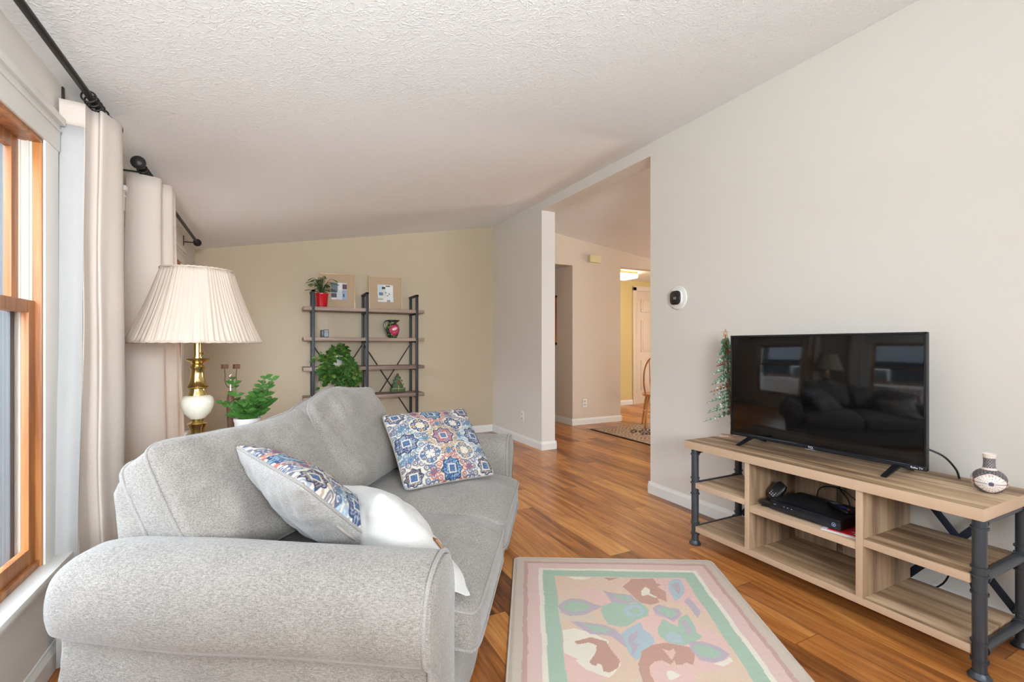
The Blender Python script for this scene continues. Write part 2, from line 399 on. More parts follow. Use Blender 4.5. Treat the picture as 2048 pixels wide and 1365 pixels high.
# left wall with two window openings
WIN = [(1.10, 2.065), (3.06, 4.645)]; ZB, ZT = .40, 1.79
m = MB()
segs = [(-1.6, WIN[0][0]), (WIN[0][1], WIN[1][0]), (WIN[1][1], YF)]
for a, b in segs: m.box((-.775, a, 0), (X0, b, ZB)); m.box((-.775, a, ZB), (X0, b, ZT)); m.box((-.775, a, ZT), (X0, b, 2.075))
for a, b in WIN: m.box((-.775, a, 0), (X0, b, ZB)); m.box((-.775, a, ZT), (X0, b, 2.075))
struct(m.build('wall_left', M_wall))
# far wall follows the slope
m = MB(); m.add([(-.775,YF,0),(X2,YF,0),(X2,YF,ceil_z(X2)+.02),(-.775,YF,ceil_z(-.775)+.02),(-.775,YF+.14,0),(X2,YF+.14,0),(X2,YF+.14,ceil_z(X2)+.02),(-.775,YF+.14,ceil_z(-.775)+.02)],
      [(0,1,2,3),(4,7,6,5),(0,4,5,1),(1,5,6,2),(2,6,7,3),(3,7,4,0)]); struct(m.build('wall_far', M_wall_far))
# right wall with the tall opening to the dining side
OP0, OP1, OPZ = 2.69, 4.30, 2.548
m = MB(); zt = ceil_z(X1) + .03
m.box((X1, -1.6, 0), (X2, OP0, zt)); m.box((X1, OP1, 0), (X2, YF, zt)); m.box((X1, OP0, OPZ), (X2, OP1, zt))
struct(m.build('wall_right', M_wall))
m = MB(); zt2 = 2.75
m.box((-.775, -1.72, 0), (.15, -1.6, zt2)); m.box((1.85, -1.72, 0), (X2, -1.6, zt2)); m.box((.15, -1.72, 0), (1.85, -1.6, .95)); m.box((.15, -1.72, 1.70), (1.85, -1.6, zt2))
struct(m.build('wall_near', M_wall))
# dining side: back wall, passage openings, ceiling
YB = 5.43
m = MB()
def dz(x): return 2.725 - .122 * (x - X2)
m.add([(X2,-1.6,dz(X2)),(8.4,-1.6,dz(8.4)),(8.4,YB+.1,dz(8.4)),(X2,YB+.1,dz(X2)),(X2,-1.6,dz(X2)+.1),(8.4,-1.6,dz(8.4)+.1),(8.4,YB+.1,dz(8.4)+.1),(X2,YB+.1,dz(X2)+.1)],
      [(0,3,2,1),(4,5,6,7),(0,1,5,4),(1,2,6,5),(2,3,7,6),(3,0,4,7)]); struct(m.build('ceiling_dining', M_ceil))
m = MB()
m.box((X2, YB, 2.222), (3.71, YB+.12, 2.74)); m.box((X2, YB, 0), (2.95, YB+.12, 2.3))
m.box((3.71, YB, 0), (4.557, YB+.12, 2.74)); m.box((4.557, YB, 2.262), (8.4, YB+.12, 2.74))
m.box((3.71, YB+.12, 0), (3.83, 8.6, 2.24)); m.box((4.437, YB+.12, 0), (4.557, 6.85, 2.34))
struct(m.build('wall_back', M_wall_back))
m = MB(); m.box((2.83, YB+.12, 0), (2.95, 8.6, 2.24)); m.box((2.83, 8.6, 0), (3.83, 8.7, 2.24)); struct(m.build('wall_corridor', M_wall_back))
m = MB(); m.box((2.83, YB+.12, 2.24), (3.83, 8.7, 2.32)); struct(m.build('ceiling_corridor', M_ceil))
m = MB(); m.box((4.437, YB+.12, 2.32), (8.4, 6.97, 2.42)); struct(m.build('ceiling_entry', M_ceil))
m = MB(); m.box((4.437, 6.85, 0), (6.12, 6.97, 2.34)); m.box((6.12, 6.85, 2.14), (7.02, 6.97, 2.34)); m.box((7.02, 6.85, 0), (8.4, 6.97, 2.34)); struct(m.build('wall_entry', M_wall_entry))
m = MB(); m.box((X2, -1.72, 0), (8.4, -1.6, .9)); m.box((X2, -1.72, 1.9), (8.4, -1.6, 2.8)); m.box((X2, -1.72, .9), (4.2, -1.6, 1.9)); m.box((6.4, -1.72, .9), (8.4, -1.6, 1.9)); m.box((8.4, -1.72, 0), (8.5, 6.97, 2.74)); struct(m.build('wall_dining', M_wall_entry))
# baseboards
def base_profile(a, b, nrm, h=.088, t=.014):
    """baseboard from a to b on the wall side given by nrm"""
    a = Vector((*a, 0)); b = Vector((*b, 0)); n_ = Vector((*nrm, 0)); mb = MB()
    pr = [(0, 0), (t, 0), (t, h*.72), (t*.8, h*.80), (t*.45, h*.93), (t*.35, h), (0, h)]
    mb.ring_loft([[p + n_*x + Vector((0, 0, z)) for x, z in pr] for p in (a, b)])
    return mb
def baseboard(name, pieces):
    mb = MB()
    for pc in pieces:
        t = base_profile(*pc); mb.merge(t.bm)
    struct(mb.build(name, M_white))
baseboard('baseboard_left', [((X0, -1.6), (X0, YF), (1, 0))])
baseboard('baseboard_far', [((X0, YF), (X1, YF), (0, -1))])
baseboard('baseboard_right', [((X1, -1.6), (X1, OP0+.014), (-1, 0)), ((X1, OP1-.014), (X1, YF), (-1, 0)), ((X1-.014, OP0), (X2+.014, OP0), (0, 1)), ((X1-.014, OP1), (X2+.014, OP1), (0, -1)),
     ((X2, -1.6), (X2, OP0+.014), (1, 0)), ((X2, OP1-.014), (X2, YB), (1, 0))])
baseboard('baseboard_back', [((3.696, YB), (4.571, YB), (0, -1)), ((3.71, YB), (3.71, 8.6), (-1, 0)), ((4.557, YB), (4.557, 6.85), (1, 0)), ((4.557, 6.85), (6.035, 6.85), (0, -1))])
# windows
M_storm = plain('storm_frame_grey', srgb(96, 97, 98), .6)
def window(name, y0, y1):
    root = bpy.data.objects.new(name, None); root.location = (X0, (y0+y1)/2, ZB); COL.objects.link(root); struct(root)
    m = MB(); c = .108; xo = X0 + .018
    for a, b in ((y0-c, y0), (y1, y1+c)): m.box((X0, a, ZB-.02), (xo, b, ZT+.12), .004)
    m.box((X0, y0-c, ZT), (xo+.004, y1+c, ZT+.10), .004); m.box((X0, y0-c-.012, ZT+.095), (xo+.016, y1+c+.012, ZT+.122), .006)
    m.box((X0, y0-c+.008, ZT+.066), (xo+.010, y1+c-.008, ZT+.076), .003)
    for a, b in ((y0-.004, y0), (y1, y1+.004)): m.box((X0-.15, a, ZB), (X0, b, ZT))
    m.build('casing', M_white, root, 40)
    m = MB(); m.box((X0-.15, y0-.01, ZB-.026), (X0, y1+.01, ZB)); m.box((X0-.002, y0-c-.02, ZB-.026), (X0+.062, y1+c+.02, ZB), .008)
    m.build('window_sill', M_white, root, 40)
    m = MB(); m.box((X0, y0-c, ZB-.082), (X0+.02, y1+c, ZB-.026), .004); m.box((X0, y0-c+.004, ZB-.046), (X0+.034, y1+c-.004, ZB-.026), .006); m.build('apron', M_white, root, 40)
    # wooden stops around the opening
    m = MB(); t = .02
    for a, b in ((y0, y0+t), (y1-t*.5, y1+.002)): m.box((X0-.012, a, ZB), (X0+.012, b, ZT), .002)
    m.box((X0-.012, y0, ZT-.014), (X0+.012, y1, ZT), .002); m.box((X0-.10, y0, ZT-.012), (X0-.012, y1, ZT+.001)); m.box((X0-.012, y0, ZB), (X0+.006, y1, ZB+.022), .002)
    m.box((X0-.12, y0, ZB-.004), (X0-.03, y1, ZB+.012))
    m.build('window_frame', M_fir, root, 40)
    m = MB()
    for a, b, s_ in ((y0, y0+.006, 1), (y1-.006, y1, -1)):
        m.box((X0-.12, a, ZB), (X0-.01, b, ZT-.012))
        for k in range(5): yy = a if s_ > 0 else b; m.box((X0-.025-k*.02, min(yy, yy+s_*.011), ZB), (X0-.019-k*.02, max(yy, yy+s_*.011), ZT-.012), .001)
    m.build('jamb_liner', M_liner, root, 40)
    m = MB()
    for a, s_ in ((y0+.008, 1), (y1-.008, -1)):
        for k in range(3): q = a+s_*(.012+.008*k); m.box((X0-.088+.012*k, min(a, q), ZB), (X0-.078+.012*k, max(a, q), ZT), .001)
    m.build('storm_frame', M_storm, root, 40)
    def sash(x, z0, z1, nm, bot):
        m = MB(); a, b = y0+.008, y1-.008; s_ = .046; th = .020
        m.box((x-th, a, z0), (x, a+s_, z1), .003); m.box((x-th, b-s_, z0), (x, b, z1), .003)
        m.box((x-th, a+s_, z0), (x, b-s_, z0+bot), .003); m.box((x-th, a+s_, z1-.04), (x, b-s_, z1), .003)
        o = m.build(nm, M_fir, root, 40)
        g = MB(); g.box((x-.010, a+s_-.004, z0+bot-.004), (x-.007, b-s_+.004, z1-.036)); g.build('pane', M_glass, o)
    sash(X0-.004, ZB+.014, 1.262, 'lower_sash', .06); sash(X0-.044, 1.225, ZT-.012, 'upper_sash', .036)
    m = MB(); m.box((X0-.03, (y0+y1)/2-.03, 1.262), (X0-.008, (y0+y1)/2+.03, 1.275), .004); m.build('latch', M_brass, root, 40)
    return root
window('window_1', *WIN[0]); window('window_2', *WIN[1])

# ---------------------------------------------------------------- outdoors, seen through the windows and in the screen
m = MB(); m.box((-60, -40, -.75), (-2.3, 60, -.6)); o = m.build('lawn', M_grass); struct(o)
m = MB(); m.box((-2.3, -2, -.62), (-.775, 9, -.1)); struct(m.build('porch_deck', M_deck))
rl = thing('porch_railing', 'white porch railing with slim balusters outside the windows', 'railing', (-2.2, 3.5, -.1))
m = MB(); m.box((-2.23, -1.8, .80), (-2.15, 8.8, .85), .006); m.build('top_rail', M_white, rl)
m = MB(); m.box((-2.21, -1.8, -.02), (-2.17, 8.8, .03), .004); m.build('bottom_rail', M_white, rl)
m = MB()
for k in range(88): y = -1.7 + k*.12; m.box((-2.205, y-.012, .03), (-2.175, y+.012, .80))
m.build('balusters', M_white, rl)
for y in (-1.8, .8, 3.4, 6.0, 8.7):
    m = MB(); m.box((-2.24, y-.05, -.1), (-2.14, y+.05, .95), .006); m.box((-2.25, y-.06, .95), (-2.13, y+.06, .98), .008); m.build('post', M_white, rl)
hs = thing('neighbour_house', 'grey sided house next door seen through the window glass', 'house', (-12, 6, -.6))
m = MB(); m.box((-19, -8, -.6), (-12, 45, 2.6))
for k in range(186): y = -8 + k*.285; m.box((-12.0, y, -.6), (-11.985, y+.03, 2.6))
m.build('wall', M_siding, hs)
m = MB(); m.add([(-19.5,-8.5,2.6),(-11.5,-8.5,2.6),(-15.5,-8.5,5.0),(-19.5,45.5,2.6),(-11.5,45.5,2.6),(-15.5,45.5,5.0)], [(0,1,2),(3,5,4),(0,3,4,1),(1,4,5,2),(2,5,3,0)]); m.build('roof', M_roof, hs)
for y in (-2, 4.5, 10.5, 17):
    m = MB()
    for a, b in (((-11.99, y, .6), (-11.93, y+.1, 1.9)), ((-11.99, y+1.1, .6), (-11.93, y+1.2, 1.9)), ((-11.99, y, .5), (-11.93, y+1.2, .6)), ((-11.99, y, 1.9), (-11.93, y+1.2, 2.0))): m.box(a, b)
    f = m.build('window', M_white, hs); m = MB(); m.box((-11.99, y+.1, .6), (-11.96, y+1.1, 1.9)); m.build('pane', M_screen, f)
pw = MB(); pw.box((-3.2, 6.6, -.6), (-.79, 6.7, 3.4))  # added backdrop, keeps the sky from showing white through the near window
for k in range(30): pw.box((-3.2+k*.08, 6.585, -.6), (-3.2+k*.08+.012, 6.6, 3.4))
tag(pw.build('sky_screen', M_siding), 'added grey ribbed screen wall hiding bright sky beyond the porch', 'screen wall')
fn = MB()
for k in range(150): y = -10 + k*.25; fn.box((-8.05, y, -.6), (-8.0, y+.22, 1.0))
tag(fn.build('garden_fence', M_brownwood), 'dark board fence across the lawn outside', 'fence')

# ---------------------------------------------------------------- wall fittings
def outlet(label, p, ex, nrm):
    ex = Vector(ex); n_ = Vector(nrm); z = Vector((0, 0, 1)); M = frame_M(p, ex, n_, z)
    r = thing('wall_outlet', label, 'outlet', p, 'white wall outlets')
    m = MB(); m.box((-.035, 0, -.057), (.035, .006, .057), .003, M); m.build('cover_plate', M_white, r, 40)
    for s_ in (-1, 1):
        m = MB(); m.box((-.017, .004, s_*.024-.015), (.017, .009, s_*.024+.015), .004, M); q = m.build('socket', M_liner, r, 40)
        m = MB(); m.box((-.008, .0085, s_*.024-.004), (-.005, .0095, s_*.024+.006), 0, M); m.box((.005, .0085, s_*.024-.004), (.008, .0095, s_*.024+.006), 0, M); m.build('slots', M_blackplastic, q)
outlet('white outlet low on the wall just left of the tall opening', (X1, 4.73, .305), (0, 1, 0), (-1, 0, 0))
outlet('white outlet low on the wall seen through the opening', (3.914, YB, .30), (1, 0, 0), (0, -1, 0))
t = thing('thermostat', 'black rounded thermostat on a white oval plate showing 68', 'thermostat', (X1, 2.416, 1.45))
Mx = Matrix(((0, 0, -1, X1), (-1, 0, 0, 2.416), (0, 1, 0, 1.45), (0, 0, 0, 1)))   # local x -> -Y (right as seen), y -> up, z -> into room
def squircle(rx, ry, p=3.2, n=40):
    out = []
    for k in range(n):
        a = 2*PI*k/n; c, s_ = math.cos(a), math.sin(a)
        out.append((rx*math.copysign(abs(c)**(2/p), c), ry*math.copysign(abs(s_)**(2/p), s_)))
    return out
m = MB(); m.ring_loft([[(x*k, y*k, z) for x, y in squircle(.080, .082, 2.1)] for k, z in ((1, 0), (1, .006), (.95, .010), (.8, .011))], M=Mx); m.build('back_plate', M_white, t, 50)
m = MB(); m.ring_loft([[(x*k-.002, y*k, z) for x, y in squircle(.050, .050, 3.2)] for k, z in ((1.04, .010), (1.04, .022), (1.0, .026))], M=Mx); m.build('bezel', M_white, t, 50)
m = MB(); m.ring_loft([[(x*k-.002, y*k, z) for x, y in squircle(.048, .049, 3.2)] for k, z in ((1, .022), (1, .030), (.93, .033))], M=Mx); fc = m.build('display', plain('dark_display', srgb(40, 32, 31), .25), t, 50)
lettering('digits', '68', .026, Mx @ Matrix.Translation((-.002, -.012, .0332)), plain('dim_digits', srgb(170, 166, 164), .5), fc, 'CENTER', .0003)
t = thing('door_chime', 'cream rectangular door chime box high on the far hall wall', 'chime box', (4.07, YB, 2.335))
m = MB(); m.box((3.975, YB-.055, 2.285), (4.165, YB-.006, 2.385), .004); m.build('cover', plain('aged_cream_plastic', srgb(222, 208, 158), .5), t, 40)
m = MB(); m.box((3.985, YB-.006, 2.29), (4.155, YB, 2.38)); m.build('backing', M_white, t)
t = thing('ceiling_light', 'lit rectangular ceiling light in the entry beyond the opening', 'ceiling light', (5.14, 6.10, 2.32))
m = MB(); m.box((4.90, 5.94, 2.285), (5.34, 6.26, 2.32), .004); m.build('housing', M_brass, t, 40)
m = MB(); m.box((4.89, 5.93, 2.215), (5.35, 6.27, 2.285), .025, seg=4); m.build('diffuser', M_lamp_on, t, 40)
t = thing('hallway_picture', 'narrow wood framed picture on the corridor side wall', 'picture', (3.71, 6.1, 1.12))
m = MB(); m.box((3.685, 5.83, 1.12), (3.71, 5.86, 1.84)); m.box((3.685, 6.27, 1.12), (3.71, 6.30, 1.84)); m.box((3.685, 5.83, 1.81), (3.71, 6.3, 1.84)); m.box((3.685, 5.83, 1.12), (3.71, 6.3, 1.15)); m.build('picture_frame', M_fir, t)
m = MB(); m.box((3.695, 5.86, 1.15), (3.705, 6.27, 1.81)); m.build('picture_sheet', M_mat, t)
# entry door
r = bpy.data.objects.new('door_1', None); r.location = (6.57, 6.85, 0); COL.objects.link(r); struct(r)
m = MB(); m.box((6.118, 6.862, 0), (7.022, 6.92, 2.142), .001)
for x0, x1 in ((6.25, 6.53), (6.62, 6.90)):
    for z0, z1 in ((.25, .82), (.98, 1.60), (1.74, 2.0)):
        m.box((x0, 6.850, z0), (x1, 6.866, z1), .010); m.box((x0+.035, 6.842, z0+.035), (x1-.035, 6.86, z1-.035), .010)
m.build('door_slab', M_door, r, 40)
m = MB(); m.box((6.035, 6.828, 0), (6.12, 6.85, 2.21), .005); m.box((7.02, 6.828, 0), (7.105, 6.85, 2.21), .005); m.box((6.035, 6.828, 2.14), (7.105, 6.85, 2.225), .005); m.build('door_casing', M_door, r, 40)
for z in (.25, 1.06, 1.86):
    m = MB(); m.box((6.118, 6.845, z-.045), (6.138, 6.864, z+.045)); m.cyl((6.124, 6.842, z-.05), (6.124, 6.842, z+.05), .006); m.build('hinge', M_brass, r)
m = MB(); m.sphere((6.93, 6.80, .98), .028); m.cyl((6.93, 6.82, .98), (6.93, 6.86, .98), .012); m.build('door_knob', M_brass, r, 180)

# ================================================================ CURTAINS AND RODS
RX, RZ = -.59, 2.02
def finial(mb, c, dirn, r):
    d = Vector((0, dirn, 0)); pr = [(.35, 0), (.5, .1), (.45, .25), (.8, .4), (1.0, .75), (1.0, .95), (.86, 1.12), (.9, 1.2), (.66, 1.38), (.68, 1.45), (.4, 1.58), (.1, 1.66)]
    rings = [[Vector(c) + d*z*r + Vector((math.cos(2*PI*k/20), 0, math.sin(2*PI*k/20)))*q*r for k in range(20)] for q, z in pr]
    mb.ring_loft(rings)
def rod(label, y0, y1, rings, brackets, fin, grp):
    t = thing('curtain_rod', label, 'curtain rod', (RX, (y0+y1)/2, RZ), grp)
    m = MB(); m.cyl((RX, y0, RZ), (RX, y1, RZ), .0115, 14); m.build('rod', M_black, t, 40)
    for y, s_ in fin:
        m = MB(); finial(m, (RX, y, RZ), s_, .032); m.build('finial', M_black, t, 40)
    for y in brackets:
        m = MB(); m.box((X0, y-.008, RZ-.05), (X0+.006, y+.008, RZ+.035), .002); m.cyl((X0, y, RZ-.018), (RX, y, RZ-.018), .0045, 8)
        m.tube([(RX+math.cos(a)*.016, y, RZ+math.sin(a)*.016) for a in [PI*k/8+PI for k in range(9)]], .005, 8); m.build('bracket', M_black, t, 40)
    for y in rings:
        m = MB(); m.tube([(RX+math.cos(a)*.021, y+math.sin(a)*.004, RZ-.006+math.sin(a)*.021) for a in [2*PI*k/20 for k in range(20)]], .0032, 8, closed=True)
        m.tube([(RX, y, RZ-.028), (RX, y+.002, RZ-.040)], .002, 6); m.build('ring', M_black, t, 180)
    return t
rod('long black curtain rod running out of the picture over the near window', -1.2, 2.47, [2.20, 2.235, 2.27, 2.30, 2.345, 2.40, 2.45], [2.26, .4], [(2.47, 1)], 'black curtain rods')
rod('black curtain rod with round end knobs over the far window', 2.93, 4.92, [2.98, 3.02, 3.06, 3.10, 3.15, 3.20, 3.26], [3.0, 4.86], [(2.93, -1), (4.92, 1)], 'black curtain rods')
def curtain_sheet(top, bot, z0, z1, nz=26, per=7, amp=.006, seed=0):
    a = catmull([(x, y, 0) for x, y in top], per); b = catmull([(x, y, 0) for x, y in bot], per); rows = []
    for i in range(nz+1):
        f = i/nz; z = z1 + (z0-z1)*f; row = []
        for p, q in zip(a, b):
            v = p.lerp(q, f); s_ = noise.noise(Vector((v.x*9+seed, v.y*9, z*1.6)))*amp*(1+2*f)
            row.append((v.x+s_, v.y+s_*.7, z))
        rows.append(row)
    n_ = len(rows[0]); m = MB()
    m.add([p for r_ in rows for p in r_], [(i*n_+j, i*n_+j+1, (i+1)*n_+j+1, (i+1)*n_+j) for i in range(nz) for j in range(n_-1)])
    return m
def thick(o, t=.0025):
    md = o.modifiers.new('thick', 'SOLIDIFY'); md.thickness = t; md.offset = 0
# near curtain: white lining turned to the room, cream face beyond it
c1 = thing('curtain', 'tall cream curtain showing its white lining beside the near window', 'curtain', (-.60, 2.32, 0), 'cream window curtains')
m = curtain_sheet([(-.60,2.203),(-.592,2.25),(-.575,2.262),(-.563,2.24),(-.548,2.28),(-.533,2.34),(-.545,2.39),(-.60,2.375),(-.635,2.40),(-.60,2.43),(-.575,2.445),(-.62,2.46),(-.65,2.47)],
                  [(-.612,2.163),(-.61,2.24),(-.585,2.26),(-.57,2.22),(-.55,2.27),(-.522,2.33),(-.545,2.41),(-.61,2.40),(-.64,2.42),(-.60,2.44),(-.585,2.45),(-.62,2.47),(-.65,2.48)], .015, 1.985, seed=1)
o = m.build('curtain_panel', M_curtain, c1, 180); thick(o)
m = curtain_sheet([(-.668,2.19),(-.640,2.193),(-.617,2.197),(-.600,2.203)], [(-.660,2.13),(-.645,2.135),(-.630,2.14),(-.612,2.163)], .015, 1.90, seed=2, amp=.004)
o = m.build('lining', M_lining, c1, 180); thick(o)
m = curtain_sheet([(-.668,2.19),(-.640,2.193),(-.617,2.197),(-.600,2.203)], [(-.668,2.188),(-.640,2.191),(-.617,2.195),(-.600,2.203)], 1.90, 1.985, seed=2, amp=.002, nz=4)
o = m.build('header', M_curtain, c1, 180); thick(o, .005)
c2 = thing('curtain', 'cream curtain hanging bunched at the far window behind the lamp', 'curtain', (-.56, 3.1, 0), 'cream window curtains')
m = curtain_sheet([(-.655,2.985),(-.62,2.975),(-.565,2.985),(-.522,3.01),(-.528,3.05),(-.575,3.075),(-.53,3.10),(-.487,3.13),(-.51,3.18),(-.57,3.19),(-.53,3.22),(-.495,3.25),(-.54,3.30),(-.60,3.33)],
                  [(-.665,2.96),(-.62,2.95),(-.56,2.97),(-.50,3.0),(-.515,3.05),(-.575,3.08),(-.52,3.11),(-.455,3.14),(-.485,3.2),(-.57,3.2),(-.52,3.24),(-.445,3.27),(-.52,3.34),(-.62,3.4)], .015, 1.985, seed=5)
o = m.build('curtain_panel', M_curtain, c2, 180); thick(o)

# ================================================================ SOFA
SA = math.radians(57)
SD = Vector((math.cos(SA), math.sin(SA), 0)); SN = Vector((math.sin(SA), -math.cos(SA), 0)); SZ = Vector((0, 0, 1))
MS = frame_M((0, 0, 0), SD, SN, SZ)         # sofa frame: x = length, y = depth towards the television, z = up
sofa = thing('sofa', 'light grey linen two seat sofa with rolled arms and piped cushions', 'sofa', MS @ Vector((1.84, -.75, 0)))
def arm_profile(s_, l_in):
    # s_ = -1 for the near arm (rolls outwards to smaller length), +1 for the far arm
    P = [(0, .03), (0, .20), (0, .40), (-.004, .50), (.012, .565), (.055, .607), (.110, .622), (.175, .614), (.224, .585), (.247, .535), (.252, .485), (.240, .437), (.214, .412), (.203, .395), (.200, .34), (.200, .20), (.200, .03)]
    return [(l_in + s_*x, z) for x, z in P]
def arm(s_, l_in, name, q0=-1.215, q1=-.29):
    prof = catmull([(l, z, 0) for l, z in arm_profile(s_, l_in)], 4)
    cl = sum(p.x for p in prof)/len(prof)
    qs = [(q0, .80), (q0+.010, .875), (q0+.04, .945), (q0+.08, .98), (q0+.12, 1)] + [(q0+.12+(q1-.03-q0-.12)*k/14, 1) for k in range(1, 14)] + [(q1-.03, 1), (q1-.008, .995), (q1, .97)]
    rings = []
    for q, k in qs:
        rg = []
        for p in prof:
            zc = .40; wob = .004*math.sin(q*9+p.y*14)+ .006*noise.noise(Vector((p.x*6, q*4, p.y*6)))
            kk = 1-(1-k)*(1 if p.y > .3 else .3)
            rg.append((cl+(p.x-cl)*kk + wob*(1 if p.y > .35 else .3), q, zc+(p.y-zc)*kk))
        rings.append(rg)
    m = MB(); m.ring_loft(rings, True, True, MS); o = m.build(name, M_sofa, sofa, 70)
    # front panel and its welt
    m = MB(); m.ring_loft([[(cl+(p.x-cl)*k, q, .40+(p.y-.40)*k) for p in prof] for q, k in ((q1-.004, .955), (q1+.010, .95), (q1+.014, .90))], True, True, MS); m.build('arm_front', M_sofa, o, 60)
    m = MB(); wl = [(cl+(p.x-cl)*.985, q1+.001, .40+(p.y-.40)*.985) for p in prof]; m.tube(wl, .0058, 8, M=MS); m.build('piping', M_sofa_pipe, o, 180)
arm(-1, 1.212, 'armrest'); arm(1, 2.47, 'armrest')
m = MB(); m.box((1.02, -1.19, .04), (2.66, -.335, .285), .015, MS); m.build('base', M_sofa, sofa, 50)
# front skirt rail, slightly bowed
m = MB(); rings = []
for k in range(19):
    l = 1.19 + (2.48-1.19)*k/18
    rings.append([(l, y + .004*math.sin(l*17), z) for y, z in ((-.34, .03), (-.296, .03), (-.290, .10), (-.283, .20), (-.285, .275), (-.30, .295), (-.34, .297))])
m.ring_loft(rings, M=MS); m.build('front_rail', M_sofa, sofa, 50)
# back frame
m = MB(); rings = []
for l, k in ((1.185, .90), (1.19, .96), (1.21, 1), (1.5, 1), (1.84, 1), (2.2, 1), (2.46, 1), (2.485, .96), (2.49, .90)):
    pr = [(-1.20, .05), (-1.215, .40), (-1.245, .68), (-1.25, .715), (-1.235, .745), (-1.20, .75), (-1.165, .735), (-1.13, .68), (-1.02, .40), (-1.0, .25), (-1.0, .05)]
    rings.append([(l, -1.12+(y+1.12)*k, .4+(z-.4)*k) for y, z in pr])
m.ring_loft(rings, M=MS); m.build('back_frame', M_sofa, sofa, 45)
for l, q in ((1.06, -1.13), (2.62, -1.13), (1.06, -.37), (2.62, -.37)):
    m = MB(); m.box((l-.03, q-.03, 0), (l+.03, q+.03, .045), .006, MS); m.build('foot', M_brownwood, sofa, 40)
# seat cushions
def seat(l0, l1, seed):
    W = l1-l0; D_ = .74
    def sag(p, u, v):   # v = +1 is the front edge; it noses over
        if v > .45: f = (v-.45)/.55; p.z -= .030*f*f; p.y += .014*f
        return p
    c = cushion(W, D_, .185, .10, n=34, crown=3.2, square=14, wr=.008, seed=seed, sag=sag)
    M = MS @ Matrix.Translation(((l0+l1)/2, -.235-D_/2, .385))
    m = MB(); cushion_mesh(m, c, M, 'fbs'); o = m.build('seat_cushion', M_sofa, sofa, 60, weld=.0005)
    m = MB(); m.tube(c[2], .0052, 8, closed=True, M=M); m.tube(c[3], .0052, 8, closed=True, M=M); m.build('piping', M_sofa_pipe, o, 180)
seat(1.214, 1.832, 3.1); seat(1.836, 2.468, 8.4)
# back cushions lean against the frame
def back_cushion(l0, l1, H, seed, tilt, yaw, y0, droop=0.0):
    W = l1-l0
    def sag(p, u, v):
        p.z -= .018*(1-v)*(1 if p.z > 0 else 0)*0
        p.y += .016*math.sin((u+1)*2.6+seed)*(1 if v > .2 else 0)*v - droop*max(0, -u-.2)*max(0, v)
        p.x += -.012*v*v*u
        if v < -.3: p.z += .03*(-v-.3)*(1 if p.z > 0 else .3)
        return p
    c = cushion(W, H, .25, .105, n=38, crown=3.2, square=11, wr=.015, seed=seed, pinch=.015, sag=sag)
    # local x = length, local y = up the cushion, local z = towards the sitter
    A = Matrix(((1,0,0,0),(0,0,1,0),(0,1,0,0),(0,0,0,1)))
    M = MS @ Matrix.Translation(((l0+l1)/2, y0, .468+H/2*math.cos(tilt))) @ Matrix.Rotation(yaw, 4, 'Z') @ Matrix.Rotation(tilt, 4, 'X') @ A
    m = MB(); cushion_mesh(m, c, M, 'fbs'); o = m.build('back_cushion', M_sofa, sofa, 60, weld=.0005)
    m = MB(); m.tube(c[2], .0055, 8, closed=True, M=M); m.tube(c[3], .0055, 8, closed=True, M=M); m.build('piping', M_sofa_pipe, o, 180)
back_cushion(1.160, 1.835, .422, 2.0, math.radians(33), math.radians(9), -1.045, .035)
back_cushion(1.845, 2.455, .465, 6.0, math.radians(27), math.radians(3), -1.01, .04)

